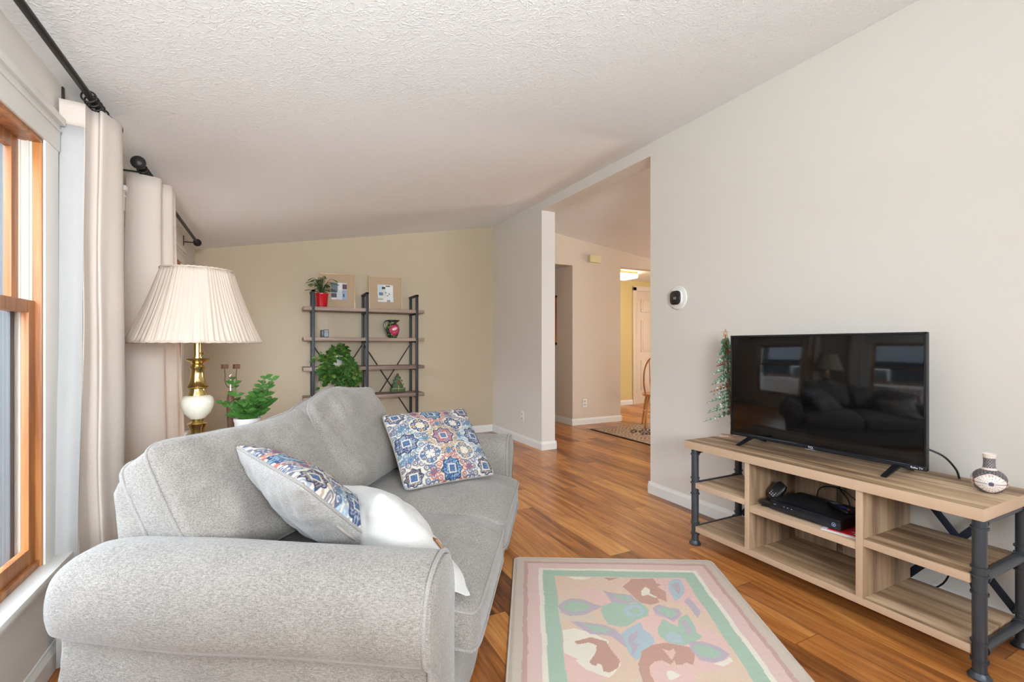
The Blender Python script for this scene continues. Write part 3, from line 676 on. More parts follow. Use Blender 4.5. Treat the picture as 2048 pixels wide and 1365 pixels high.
# ---------------------------------------------------------------- scatter pillows
C_ = lambda *a: np.array(srgb(*a)[:3])
def scroll_pattern(U, V):
    """woven ornament: medallions on a 3x3 lattice, four leaf scrolls between, chained curls around"""
    x, y = U, V; n_ = x.shape
    cream = C_(206, 196, 178); navy = C_(44, 62, 98); blue = C_(66, 104, 150); teal = C_(110, 148, 168); slate = C_(120, 124, 142)
    rust = C_(200, 112, 84); ochre = C_(190, 150, 96); plum = C_(142, 84, 98); sky = C_(158, 184, 196)
    col = np.empty(n_+(3,)); col[:] = cream
    q0 = np.sin(x*23+2*np.sin(y*19))*np.sin(y*27+2*np.sin(x*21)); col[q0 > .45] = C_(150, 158, 172); col[q0 < -.62] = C_(176, 150, 132)
    nz = np.sin(x*61+np.sin(y*43)*2)*np.sin(y*57+np.sin(x*37)*2)
    S = .80
    def put(mask, c): col[mask] = c
    # chained curls on rings around each lattice node
    nodes = [(i*S, j*S) for i in (-1, 0, 1) for j in (-1, 0, 1)]
    ring_c = {(0,0): ochre, (0,1): rust, (0,-1): rust, (1,0): sky, (-1,0): teal}
    def key(a, b): return (int(round(a/S)), int(round(b/S)))
    for (a, b) in nodes:
        c = ring_c.get(key(a, b), slate)
        for R, nn, rr, off in ((.30, 14, .055, 0), (.41, 18, .060, .5)):
            for k in range(nn):
                an = 2*PI*(k+off)/nn; cx, cy = a+R*math.cos(an), b+R*math.sin(an)
                d = np.hypot(x-cx, y-cy); th = np.arctan2(y-cy, x-cx)
                sp_ = np.abs(d-rr*(.72+.28*((th-an) % (2*PI))/(2*PI))) < .013
                put(d < rr*.30, blue if k % 2 else c); put(sp_, (c*.72 if k % 2 else c*.85) if R < .4 else (navy*.8+slate*.4 if k % 3 else c))
    # leaf scrolls at the cell centres
    for i in (-.5, .5):
        for j in (-.5, .5):
            cx, cy = i*S, j*S; dx, dy = x-cx, y-cy; d = np.hypot(dx, dy); th = np.arctan2(dy, dx)
            put(d < .235, cream)
            for k in range(4):
                a0 = PI/2*k
                for s_ in (-1, 1):
                    px, py = cx+.155*math.cos(a0+s_*.42), cy+.155*math.sin(a0+s_*.42)
                    dd = np.hypot(x-px, y-py); tt = np.arctan2(y-py, x-px)
                    put(np.abs(dd-.052*(.6+.4*((s_*(tt-a0)) % (2*PI))/(2*PI))) < .015, navy if j > 0 else slate*.75); put(dd < .016, blue)
                put((np.abs(np.sin(th-a0)) < .12) & (d > .04) & (d < .22) & (np.cos(th-a0) > 0), blue if (j < 0) == (i < 0) else ochre*.9+cream*.1)
    # knots half way
    for a, b in [((i+.5)*S, j*S) for i in (-1, 0) for j in (-1, 0, 1)] + [(i*S, (j+.5)*S) for i in (-1, 0, 1) for j in (-1, 0)]:
        dx, dy = np.abs(x-a), np.abs(y-b); put((dx**.8+dy**.8) < .15, teal*.7+navy*.3 if (abs(a) < .9 and abs(b) < .5) else plum); put(np.hypot(dx, dy) < .022, blue)
    # medallions
    for (a, b) in nodes:
        kx = key(a, b); d = np.hypot(x-a, y-b); th = np.arctan2(y-b, x-a)
        core = {(0,0): plum, (0,1): teal*.7+blue*.3, (0,-1): blue*.8+teal*.2, (1,0): slate, (-1,0): slate}.get(kx, ochre*.5+navy*.5)
        R = .215 if (kx[0]*kx[1] == 0) else .17
        pet = R*(1+.10*np.cos(th*8)); put(d < pet, core); put((d < pet) & (nz > .35), navy if kx != (0, 0) else rust); put((d < pet) & (nz < -.5), sky*.8)
        put((np.abs(d-pet) < .012), navy)
        q = np.maximum(np.abs(x-a), np.abs(y-b)); put(q < .092, cream); put(q < .068, blue*.7+navy*.3); put((q < .068) & (nz > .5), slate)
    # threads
    g_ = col.mean(-1, keepdims=True); col = (g_ + (col-g_)*.86)*.84
    col *= (1 + .10*np.sin(x*330)[..., None]*np.sin(y*330)[..., None])
    return np.clip(col, 0, 1)
MSI = MS.inverted()
def rest(p):
    # soft pillows settle on the seat instead of sinking into it
    q = MSI @ p
    if q.y < -.235 and q.x > 1.19:
        lim = .476 - max(0, q.y+.33)**2*2.6
        if q.z < lim+.03: q.z = lim + .03*math.exp((q.z-lim-.03)/.03)
    return MS @ q
def pillow(name, label, M, w, h, t, front, back, seed, pattern=False, nfront=36, pipe=None, wr=.008, crown=2.2, pinch=.045):
    r = thing(name, label, 'pillow', M @ Vector((0, -h/2, 0)), 'scatter pillows on the sofa')
    c = cushion(w, h, t, 0, n=nfront, crown=crown, square=16, wr=wr, seed=seed, pinch=pinch)
    nn = len(c[0]); q = [(i*nn+j, i*nn+j+1, (i+1)*nn+j+1, (i+1)*nn+j) for i in range(nn-1) for j in range(nn-1)]
    for nm, g, mt in (('front_cover', c[0], front), ('back_cover', c[1], back)):
        me = bpy.data.meshes.new(nm); me.from_pydata([rest(M @ p) for row in g for p in row], [], q if nm[0] == 'f' else [f[::-1] for f in q])
        if pattern and nm[0] == 'f':
            us = np.array(c[4]); U, V = np.meshgrid(us, us); set_colors(me, np.concatenate([scroll_pattern(U, V), np.ones(U.shape+(1,))], -1))
        link_mesh(nm, me, mt, r, 180)
    if pipe: m = MB(); m.tube([rest(M @ p) for p in c[2]], .0045, 8, closed=True); m.build('piping', pipe, r, 180)
    return r
def pillow_M(tl, tr, bl, flip=False):
    """from three corners in the sofa frame (top left, top right, bottom left as seen from the patterned side)"""
    tl, tr, bl = (MS @ Vector(p) for p in (tl, tr, bl))
    ex = (tr-tl).normalized(); ey = (tl-bl); ey = (ey-ex*ey.dot(ex)).normalized(); ez = ex.cross(ey)
    c = (tr+bl)/2
    return frame_M(c, ex, ey, ez), (tr-tl).length, (tl-bl).length
MA, wA, hA = pillow_M((2.25, -.84, .785), (2.54, -.49, .785), (1.925, -.70, .475))
PA = pillow('scatter_pillow', 'square scroll print pillow in blue and rust leaning at the far arm', MA, .455, .43, .15, M_pillowpat, M_greyp, 1.3, True, 230, M_sofa_pipe)
e1 = Vector((-.56, .82, -.08)).normalized(); e2 = Vector((.60, .38, -.706)); e2 = (e2-e1*e2.dot(e1)).normalized()
def corner_M(c2, e1, e2, s_):
    # c2 = top front corner; e1 runs back->front, e2 runs down the pillow; the print faces e2 x e1 side
    ctr = Vector(c2) - e1*s_/2 + e2*s_/2
    ex = MS.to_3x3() @ e1; ey = -(MS.to_3x3() @ e2); ez = -ex.cross(ey)
    return frame_M(MS @ ctr, ex, ey, ez)
MBp = corner_M((1.10, -.637, .775), e1, e2, .44)
PB = pillow('scatter_pillow', 'scroll print pillow with grey back and zip leaning on the near arm', MBp, .44, .44, .17, M_pillowpat, M_greyp, 4.1, True, 230, M_sofa_pipe, .010)
e1w = Vector((-.66, .62, .15)).normalized(); e2w = Vector((-.09, .63, -.76)).normalized()
MW = corner_M((1.25, -.50, .705), e1w, e2w, .42)
PW = pillow('scatter_pillow', 'plain white cotton pillow with small leather tag in front of the print one', MW, .42, .42, .23, M_whitecotton, M_whitecotton, 9.7, False, 60, None, .012, 2.0, .05)

# zip on the grey back of the near print pillow, leather tag on the white one
m = MB(); m.tube([MBp @ Vector((.195 - .004*math.sin(k), .10 - k*.022, -.016 - .010*math.sin(k*.34))) for k in range(11)], .0045, 6); m.build('zip', plain('zip_tape', srgb(150, 140, 132), .6), PB, 180)
m = MB(); m.box((.150, -.035, .066), (.180, .005, .074), .002, MW); m.build('tag', M_tan, PW, 40)

# ================================================================ LAMP CORNER
def leaf(m, base, dirn, up, L, W, curl=.25, cup=.2):
    d = Vector(dirn).normalized(); u = Vector(up); u = (u-d*u.dot(d))
    if u.length < 1e-3: u = d.orthogonal()
    u.normalize(); s_ = d.cross(u); P = Vector(base); vs = []; n_ = 5
    prof = (.10, .75, 1.0, .72, .04)
    for i in range(n_):
        f = i/(n_-1); c = P + d*L*f - u*L*curl*f*f; wd = W/2*prof[i]
        vs += [c - s_*wd + u*wd*cup, c, c + s_*wd + u*wd*cup]
    fs = []
    for i in range(n_-1):
        a = i*3; fs += [(a, a+1, a+4, a+3), (a+1, a+2, a+5, a+4)]
    m.add(vs, fs)
TX, TY, TZ = -.26, 2.62, .56
t = thing('side_table', 'small round dark wood side table behind the sofa under the lamp', 'side table', (TX, TY, 0))
m = MB(); m.lathe([(.001, TZ-.028), (.245, TZ-.028), (.255, TZ-.02), (.255, TZ-.006), (.248, TZ), (.001, TZ)], (TX, TY, 0), 48); m.build('table_top', M_brownwood, t, 40)
m = MB(); m.lathe([(.001, .09), (.03, .09), (.035, .14), (.022, .2), (.026, .34), (.02, .46), (.045, .52), (.001, .532)], (TX, TY, 0), 20); m.build('pedestal', M_brownwood, t, 60)
for k in range(3):
    a = 2*PI*k/3+.3; m = MB(); m.tube(catmull([(TX+math.cos(a)*r_, TY+math.sin(a)*r_, z) for r_, z in ((.02, .13), (.09, .11), (.16, .05), (.21, .012))], 5), .012, 8); m.build('leg', M_brownwood, t, 60)
LX, LY = -.313, 2.63
t = thing('table_lamp', 'brass and cream porcelain table lamp with a pleated cream shade', 'table lamp', (LX, LY, TZ))
m = MB(); m.lathe([(.001, TZ), (.085, TZ), (.088, TZ+.012), (.075, TZ+.02), (.07, TZ+.035), (.05, TZ+.045), (.03, TZ+.06), (.026, TZ+.08), (.034, TZ+.10), (.024, TZ+.12),
   (.026, .70), (.030, .725), (.040, .748), (.042, .752), (.030, .757), (.024, .762), (.026, .775), (.001, .775)], (LX, LY, 0), 32); m.build('base', M_brass, t, 50)
m = MB(); m.lathe([(.001, .772), (.030, .774), (.036, .781), (.055, .803), (.0655, .83), (.068, .852), (.062, .874), (.048, .884), (.001, .886)], (LX, LY, 0), 40); m.build('porcelain_body', M_cream, t, 60)
m = MB(); m.lathe([(.001, .882), (.042, .884), (.041, .89), (.034, .902), (.033, .914), (.045, .921), (.047, .925), (.040, .931), (.030, .955), (.026, .985), (.026, 1.005), (.031, 1.010), (.032, 1.017), (.024, 1.022), (.022, 1.030), (.030, 1.040), (.044, 1.046), (.050, 1.052), (.051, 1.055), (.044, 1.057), (.001, 1.058)], (LX, LY, 0), 36); m.build('column', M_brass, t, 45)
m = MB(); m.cyl((LX, LY, 1.056), (LX, LY, 1.20), .0155, 20); m.cyl((LX, LY, 1.056), (LX, LY, 1.064), .02, 20); m.build('stem_sleeve', M_brass, t, 45)
m = MB(); m.cyl((LX, LY, 1.08), (LX+.022, LY-.010, 1.08), .002, 6); m.cyl((LX+.022, LY-.010, 1.08), (LX+.028, LY-.013, 1.08), .006, 10); m.build('switch', M_brass, t, 60)
# pleated shade: many soft folds between a small top hoop and a wide lower hoop
m = MB(); seg = 420; rings = []
random.seed(3); ph = [random.uniform(-.5, .5) for _ in range(60)]
for i in range(15):
    f = i/14; z = 1.468-(1.468-1.129)*f; R = .142+(.262-.142)*f - .006*math.sin(PI*f); row = []
    for k in range(seg):
        a = 2*PI*k/seg; fold = math.sin(a*66+3.2*math.sin(a*7)+2*math.sin(a*3+2)+1.2*math.sin(a*17+f*1.5)) + .5*math.sin(a*131+2*math.sin(a*11))
        fr = R*(1+.0125*fold*(.55+.45*f)) + .0035*math.sin(a*9+f*2)
        row.append((LX+fr*math.cos(a), LY+fr*math.sin(a), z + (.003*fold if i == 14 else 0)))
    rings.append(row)
m.ring_loft(rings, True, False); o = m.build('lamp_shade', M_shade, t, 180); thick(o, .002)
for z, R in ((1.468, .143), (1.131, .263)):
    m = MB(); m.tube([(LX+R*math.cos(a), LY+R*math.sin(a), z+.0015*math.sin(a*40)) for a in [2*PI*k/120 for k in range(120)]], .004, 6, closed=True); m.build('hoop', M_shade, o, 180)
m = MB(); m.lathe([(.004, 0), (.010, .004), (.005, .010), (.010, .018), (.008, .026), (.002, .030)], (LX, LY, 1.462), 14)
for k in range(3): a = 2*PI*k/3; m.cyl((LX, LY, 1.466), (LX+.142*math.cos(a), LY+.142*math.sin(a), 1.466), .002, 6)
m.build('finial', M_brass, t, 50)
# plant with thick oval leaves
px, py = -.105, 2.545
t = thing('potted_plant', 'leafy green plant in a white pot behind the sofa back', 'potted plant', (px, py, TZ))
m = MB(); m.lathe([(.001, 0), (.038, 0), (.042, .02), (.054, .195), (.058, .203), (.058, .215), (.053, .215), (.048, .20), (.001, .19)], (px, py, TZ), 32); m.build('pot', M_whitepot, t, 50)
m = MB(); m.lathe([(.001, .203), (.050, .203)], (px, py, TZ), 24, cap=False); m.build('soil', M_soil, t)
random.seed(11); st = MB(); lf = MB()
stems = [((.0, .0), .845, 8), ((.05, -.04), .865, 8), ((.09, 0), .85, 8), ((-.02, -.03), .835, 8), ((.03, .02), .875, 7), ((-.10, .05), .95, 6), ((.02, .03), .86, 7), ((.06, -.02), .90, 7), ((.11, -.03), .86, 6), ((.06, .04), .955, 7), ((.14, -.05), .955, 7), ((-.04, 0), .83, 6), ((.0, -.05), .83, 7), ((.09, .03), .84, 7), ((-.11, -.01), .84, 5), ((.03, -.06), .80, 6), ((-.02, .02), .81, 6)]
for (dx, dy), zt, nl in stems:
    # dx along picture right, dy away from the camera
    tip = Vector((px + dx*.891+dy*.454, py - dx*.454+dy*.891, zt)); b0 = Vector((px+dx*.25, py+dy*.2, TZ+.20))
    path = catmull([b0, b0.lerp(tip, .5)+Vector((0, 0, .02)), tip], 5); st.tube(path, .0028, 6)
    for k in range(nl):
        f = .25+.75*k/(nl-1); p = path[min(len(path)-1, int(f*(len(path)-1)))]
        for s_ in (0, PI):
            a = k*PI/2.1+s_+random.uniform(-.3, .3); L = random.uniform(.034, .052)*(1.1-.3*(k/(nl-1)))
            leaf(lf, p, (math.cos(a), math.sin(a), .35+.5*f), (random.uniform(-.3,.3), -.7, 1), L, L*.78, .25)
st.build('stems', M_leaf2, t, 180); lf.build('leaves', M_leaf2, t, 180)
# forked wire holder on a wooden stake
hx, hy = -.185, 2.71
t = thing('wire_candle_holder', 'dark wooden stake with two wire arms each holding a small brown cube', 'ornament', (hx, hy, TZ))
m = MB(); m.lathe([(.001, 0), (.045, 0), (.04, .012), (.012, .02), (.012, .06), (.014, .14), (.019, .25), (.016, .30), (.010, .33), (.001, .335)], (hx, hy, TZ), 14); m.build('stake', M_brownwood, t, 50)
m = MB(); m.cyl((hx, hy, TZ+.33), (hx, hy, TZ+.37), .007, 10); m.sphere((hx, hy, TZ+.385), .008, 10); m.tube([(hx+.004*math.sin(k), hy, TZ+.385+k*.004) for k in range(8)], .0022, 6); m.build('ferrule', M_silver, t, 60)
ex_ = Vector((.891, -.454, 0))
for s_ in (-1, 1):
    pts = [Vector((hx, hy, TZ+.345))+ex_*s_*a+Vector((0, 0, b)) for a, b in ((.004, 0), (.018, .010), (.028, .035), (.027, .06), (.030, .095))]
    m = MB(); m.tube(catmull(pts, 5), .0018, 6); m.build('wire_arm', M_black, t, 180)
    c = Vector((hx, hy, TZ+.452))+ex_*s_*.029
    m = MB(); m.box((-.0125, -.0125, -.011), (.0125, .0125, .011), .002, Matrix.Translation(c) @ Matrix.Rotation(.5, 4, 'Z')); m.build('cube', M_brownwood, t, 40)

# ================================================================ BOOKCASE AND ITS THINGS
SHELF_Z = [1.512, 1.197, .888, .578, .20]
t = thing('bookcase', 'open bookcase with grey wood shelves, dark steel uprights and cross braces', 'bookcase', (.905, 5.35, 0))
for x in (.371, .905, 1.449):
    m = MB(); w_ = .0145
    m.box((x-w_, 5.19, 0), (x+w_, 5.216, 1.683), .002); m.box((x+.006-w_, 5.476, 0), (x+.006+w_, 5.500, 1.683), .002); m.box((x-w_, 5.19, 1.662), (x+w_+.003, 5.50, 1.683), .002)
    for z in SHELF_Z: m.box((x-w_, 5.20, z-.052), (x+w_, 5.49, z-.037), .001)
    m.build('upright', M_post, t, 40)
for z in SHELF_Z:
    m = MB(); m.box((.28, 5.196, z-.037), (1.536, 5.485, z), .003); m.build('shelf', M_shelfwood, t, 40)
for xa, xb in ((.377, .911), (.911, 1.455)):
    m = MB(); zA, zB_ = 1.135, .285
    for a, b in (((xa, zA), (xb, zB_)), ((xb, zA), (xa, zB_))): m.cyl((a[0], 5.492, a[1]), (b[0], 5.492, b[1]), .0065, 8)
    m.build('cross_brace', M_black, t, 60)
def art_sheet(parent, M, w_, h_, base, patches):
    n1, n2 = 60, 72; X_, Y_ = np.meshgrid(np.linspace(0, 1, n1), np.linspace(0, 1, n2)); col = np.empty(X_.shape+(4,)); col[:] = srgb(*base)
    for x0, y0, x1, y1, c in patches: col[(X_ >= x0) & (X_ <= x1) & (Y_ >= y0) & (Y_ <= y1)] = srgb(*c)
    me = bpy.data.meshes.new('print'); me.from_pydata([M @ Vector(((x-.5)*w_, (y-.5)*h_, 0)) for x, y in zip(X_.ravel(), Y_.ravel())], [], [(i*n1+j, i*n1+j+1, (i+1)*n1+j+1, (i+1)*n1+j) for i in range(n2-1) for j in range(n1-1)])
    set_colors(me, col); link_mesh('print', me, M_art, parent)
def picture(label, x0, x1, z1, aw, ah, ax, az, base, patches):
    z0 = SHELF_Z[0]; w_ = x1-x0; h_ = z1-z0; tilt = -.14
    M = Matrix.Translation(((x0+x1)/2, 5.455, z0+.002)) @ Matrix.Rotation(tilt, 4, 'X') @ frame_M((0, 0, h_/2), (1, 0, 0), (0, 0, 1), (0, -1, 0))
    t = thing('picture_frame', label, 'picture frame', ((x0+x1)/2, 5.45, z0), 'framed collages on the bookcase')
    m = MB(); f = .009
    for a, b in (((-w_/2, -h_/2, 0), (-w_/2+f, h_/2, .018)), ((w_/2-f, -h_/2, 0), (w_/2, h_/2, .018)), ((-w_/2, h_/2-f, 0), (w_/2, h_/2, .018)), ((-w_/2, -h_/2, 0), (w_/2, -h_/2+f, .018))): m.box(a, b, .002, M)
    m.build('moulding', M_gold, t, 40)
    m = MB(); m.box((-w_/2+.004, -h_/2+.004, 0), (w_/2-.004, h_/2-.004, .009), 0, M); m.build('mat_board', M_mat, t)
    art_sheet(t, M @ Matrix.Translation((ax, az, .0096)), aw, ah, base, patches)
picture('framed grey and mauve collage behind the red plant pot', .455, .820, 1.905, .165, .19, .015, .0, (206, 208, 212),
   [(0, .42, .42, 1, (112, 128, 136)), (.45, .55, .7, 1, (226, 224, 226)), (.72, .62, 1, .92, (92, 70, 84)), (.0, .12, .34, .38, (96, 86, 96)), (.68, 0, 1, .58, (150, 166, 190)), (.76, .16, .84, .34, (70, 78, 96)), (.36, 0, .66, .45, (200, 202, 204)), (.02, 0, .3, .1, (230, 226, 222))])
picture('framed pale blue and white collage at the right on the top shelf', .968, 1.345, 1.905, .175, .20, .0, .0, (224, 222, 218),
   [(.07, .38, .34, .56, (96, 124, 140)), (0, .58, .36, 1, (196, 206, 214)), (.28, .74, .50, .88, (60, 50, 58)), (.54, .90, .8, .97, (86, 90, 98)), (.36, .28, .52, .75, (206, 210, 200)), (.58, 0, .8, .12, (150, 156, 160)), (0, .1, .34, .2, (176, 170, 150)), (.50, .50, .55, .58, (50, 40, 48)), (.70, .44, .78, .50, (50, 40, 48)), (.58, .34, .68, .39, (50, 40, 48)), (.55, .6, 1, .88, (232, 230, 228)), (0, .2, .34, .36, (210, 220, 206))])
# red pot with fern
bx, by, bz = .459, 5.29, SHELF_Z[0]
t = thing('potted_fern', 'feathery green plant in a red dotted pot on the top shelf', 'potted plant', (bx, by, bz))
m = MB(); m.lathe([(.001, 0), (.050, 0), (.053, .01), (.066, .13), (.069, .134), (.069, .145), (.063, .146), (.060, .13), (.001, .125)], (bx, by, bz), 28); m.build('pot', M_red, t, 50)
m = MB(); m.lathe([(.001, .131), (.060, .131)], (bx, by, bz), 20, cap=False); m.build('soil', M_soil, t)
random.seed(5); m = MB(); s_ = MB()
for k in range(46):
    a = random.uniform(0, 2*PI); R = random.uniform(.05, .165); H = random.uniform(.06, .235)*(1.05-R*1.2)
    p0 = Vector((bx, by, bz+.13)); p2 = p0+Vector((math.cos(a)*R, math.sin(a)*R*.75, H*.80)); p1 = p0.lerp(p2, .5)+Vector((0, 0, H*.42))
    path = catmull([p0, p1, p2], 7); s_.tube(path, .0013, 4)
    for i in range(3, len(path)):
        d = (path[i]-path[i-1]).normalized(); side = d.cross(Vector((0, 0, 1))).normalized()
        for q in (-1, 1): leaf(m, path[i], d*.7+side*q, (0, 0, 1), .020+.010*random.random(), .0065, .35)
s_.build('stems', M_leaf3, t, 180); m.build('fronds', M_leaf3, t, 180)
# small perpetual calendar block
t = thing('calendar_block', 'small black block calendar with two pale tiles on the second shelf', 'calendar', (.487, 5.30, SHELF_Z[1]))
MC = Matrix.Translation((.487, 5.30, SHELF_Z[1])) @ Matrix.Rotation(math.radians(-8), 4, 'Z')
m = MB(); m.box((-.040, -.02, 0), (-.006, .02, .079), .003, MC); m.build('side_block', M_blackplastic, t, 40)
m = MB(); m.box((-.004, -.02, 0), (.040, .02, .082), .003, MC); m.build('holder', M_blackplastic, t, 40)
gm = plain('pale_grey_tile', srgb(160, 166, 176), .6)
for z0, z1, nm in ((.008, .048, '1'), (.051, .075, '01')):
    m = MB(); m.box((.0, -.0225, z0), (.037, -.0195, z1), .001, MC); q = m.build('tile', gm, t, 40)
    lettering('numeral', nm, (z1-z0)*.8, MC @ frame_M((.0185, -.0228, z0+(z1-z0)*.2), (1, 0, 0), (0, 0, 1), (0, -1, 0)), M_black, q, 'CENTER')
# painted jug
jx, jy, jz = 1.203, 5.31, SHELF_Z[1]
t = thing('painted_jug', 'dark green jug painted with a large pink flower on the second shelf', 'jug', (jx, jy, jz))
prof = [(.001, 0), (.040, 0), (.046, .008), (.060, .035), (.073, .075), (.075, .105), (.066, .135), (.050, .155), (.044, .165), (.046, .180), (.056, .200), (.050, .199), (.040, .165), (.04, .15), (.001, .14)]
pp = [(p.x, p.y) for p in catmull([(a, b, 0) for a, b in prof[:11]], 6)] + prof[11:]
seg = 72; vs = []; cs = []
for r_, z in pp:
    for k in range(seg):
        a = 2*PI*k/seg; sp_ = max(0, math.cos(a))**6*.030*max(0, (z-.165)/.035)
        x, y = (r_+sp_)*math.cos(a), r_*math.sin(a); vs.append((jx+x, jy+y, jz+z))
        u_, v_ = (x-.012)/.060, (z-.088)/.062; d = math.hypot(u_, v_); th = math.atan2(v_, u_); f = noise.noise(Vector((x*40, z*40, 2)))
        if y < 0 and d < 1+.08*math.sin(th*6): c = srgb(176, 44, 84) if (d+.12*f) > .62 else (srgb(206, 96, 128) if abs((d*5+f) % 1-.5) > .2 else srgb(150, 30, 66))
        elif abs(f) > .30 and z < .17: c = srgb(130, 150, 60)
        else: c = srgb(26, 50, 46)
        if y < 0 and math.hypot((x-.010)/.024, (z-.098-.3*x)/.016) < 1: c = srgb(228, 190, 190)
        if z < .010: c = srgb(20, 40, 36)
        cs.append(c)
n_ = len(pp); me = bpy.data.meshes.new('body'); me.from_pydata(vs, [], [(i*seg+j, i*seg+(j+1) % seg, (i+1)*seg+(j+1) % seg, (i+1)*seg+j) for i in range(n_-1) for j in range(seg)]+[tuple(range(seg))[::-1]]); set_colors(me, cs)
link_mesh('body', me, vcol('painted_glaze', .2, coat=.5), t, 60)
m = MB(); m.tube(catmull([(jx-.040, jy, jz+.188), (jx-.075, jy, jz+.190), (jx-.092, jy, jz+.165), (jx-.092, jy, jz+.12), (jx-.078, jy, jz+.085), (jx-.062, jy, jz+.068)], 6), .0075, 10); m.build('handle', plain('dark_green_glaze', srgb(26, 50, 46), .2, coat=.5), t, 180)
# trailing vine in a basket pot on the third shelf
vx, vy, vz = .60, 5.31, SHELF_Z[2]
t = thing('trailing_vine', 'green trailing vine spilling from a pale basket pot on the third shelf', 'potted plant', (vx, vy, vz))
m = MB(); m.lathe([(.001, 0), (.065, 0), (.070, .01), (.085, .10), (.092, .108), (.086, .116), (.078, .10), (.001, .09)], (vx, vy, vz), 30, flute=15, fa=.03); m.build('pot', M_whitepot, t, 50)
m = MB(); m.tube(catmull([(vx-.085, vy-.02, vz+.10), (vx-.12, vy-.03, vz+.09), (vx-.13, vy-.03, vz+.06), (vx-.115, vy-.03, vz+.03), (vx-.08, vy-.02, vz+.02)], 5), .005, 8); m.build('handle', M_whitepot, t, 180)
m = MB(); m.lathe([(.001, .10), (.078, .10)], (vx, vy, vz), 20, cap=False); m.build('soil', M_soil, t)
random.seed(21); sm = MB(); lm = MB(); ly = MB()
def vine(path, dens, L0):
    path = catmull(path, 7); sm.tube(path, .0022, 5)
    for i in range(2, len(path)):
        for _ in range(dens):
            a = random.uniform(0, 2*PI); d = Vector((math.cos(a), -.35+.5*math.sin(a), random.uniform(-.7, .45))); L = L0*random.uniform(.65, 1.15)
            leaf(ly if random.random() < .3 else lm, path[i]+d.normalized()*.012, d, (random.uniform(-.3, .3), -1, .8), L, L*.68, random.uniform(.1, .45), .15)
top = Vector((vx+.02, vy, vz+.10))
for k in range(15):
    a = random.uniform(0, 2*PI); R = random.uniform(.02, .13); H = random.uniform(.02, .125)*(1.1-R*3)
    vine([top, top+Vector((math.cos(a)*R*.5, math.sin(a)*R*.4, H*1.1+.03)), top+Vector((math.cos(a)*R, math.sin(a)*R*.5, H))], 1, .052)
for k in range(22):
    dx = random.choice((random.uniform(-.16, -.10), random.uniform(-.1, .28), random.uniform(-.06, .22))); dn = random.uniform(.10, .34)*(1-.8*abs(dx-.08)/.3); fy = 5.16-random.uniform(.0, .05)
    vine(([top+Vector((dx*.2, -.04, .02)), Vector((vx+dx*.6, 5.20, vz+.08))] if abs(dx) > .09 else [Vector((vx+dx, 5.21, vz+.01))]) + [Vector((vx+dx*.9, fy, vz-.02)), Vector((vx+dx, fy+.01, vz-dn*.6)), Vector((vx+dx*1.02, fy+.02, vz-dn))], 1, .058)
vine([top, Vector((vx-.12, 5.2, vz+.13)), Vector((vx-.18, 5.18, vz+.11)), Vector((vx-.20, 5.18, vz+.07))], 1, .055)
vine([top, Vector((vx-.10, 5.18, vz+.02)), Vector((vx-.15, 5.17, vz-.10)), Vector((vx-.16, 5.17, vz-.20))], 1, .065)
sm.build('stems', M_leafy, t, 180); lm.build('leaves', M_leaf, t, 180); ly.build('young_leaves', M_leafy, t, 180)
# stuffed patchwork tree
qx, qy, qz = 1.257, 5.30, SHELF_Z[3]
t = thing('fabric_tree', 'little padded green cloth tree with gold cord on the fourth shelf', 'ornament', (qx, qy, qz))
out = []
tiers = [(.085, .0), (.088, .045), (.055, .055), (.070, .095), (.042, .105), (.055, .140), (.028, .150), (.034, .175), (.012, .195), (.010, .205)]
for r_, z in tiers: out.append((r_, z))
poly = out + [(-a, b) for a, b in out[::-1]]
m = MB(); MT = frame_M((qx, qy, qz+.004), (1, 0, 0), (0, 0, 1), (0, -1, 0)) @ Matrix.Rotation(.0, 4, 'Y')
m.ring_loft([[(x*k*.96, .1+(y-.1)*k*.96, z) for x, y in poly] for z, k in ((-.03, .86), (-.02, .97), (0, 1), (.02, .97), (.032, .82))], M=MT); m.build('padded_body', M_tree, t, 60)
m = MB(); m.tube([MT @ Vector(p) for p in ((-.07, .045, .036), (-.02, .05, .040), (.03, .045, .040), (.07, .05, .034))], .0025, 6); m.tube([MT @ Vector(p) for p in ((.0, .02, .038), (.004, .06, .040), (-.005, .085, .038))], .0025, 6)
m.tube([MT @ Vector(p) for p in ((.01, .16, .034), (.03, .13, .036), (.05, .09, .034), (.065, .04, .034))], .0025, 6); m.build('cord', plain('gold_cord', srgb(206, 180, 110), .5), t, 180)
rp_ = plain('rust_red_cloth', srgb(130, 62, 46), .8)
m = MB(); m.box((-.014, .10, .030), (.018, .135, .040), .004, MT); m.build('red_patch', rp_, t, 50)
m = MB(); m.box((-.012, .185, -.01), (.010, .215, .014), .004, MT); m.build('red_tip', rp_, t, 50)

# ================================================================ TELEVISION STAND
t = thing('television_stand', 'low weathered oak stand with dark pipe legs and open shelves', 'television stand', (2.30, 1.30, 0))
STZ = .578
m = MB(); m.box((2.083, .672, STZ-.042), (2.52, 1.935, STZ), .0015); edge_mat(m.build('top', M_oaky, t, 40), M_oakedge, lambda n: abs(n.z) < .5)
def shelf(y0, y1, z1, th=.030, x0=2.098, x1=2.47, nm='shelf'):
    m = MB(); m.box((x0, y0, z1-th), (x1, y1, z1), .001); edge_mat(m.build(nm, M_oaky, t, 40), M_oakedge, lambda n: n.x < -.5)
shelf(.712, 1.034, .345); shelf(1.560, 1.868, .350); shelf(1.060, 1.534, .323); shelf(.712, 1.868, .108, .030)
for y0, y1 in ((1.034, 1.060), (1.534, 1.560)):
    m = MB(); m.box((2.095, y0, .108), (2.47, y1, STZ-.042), .001); edge_mat(m.build('divider', M_oakz, t, 40), M_oakedge, lambda n: n.x < -.5)
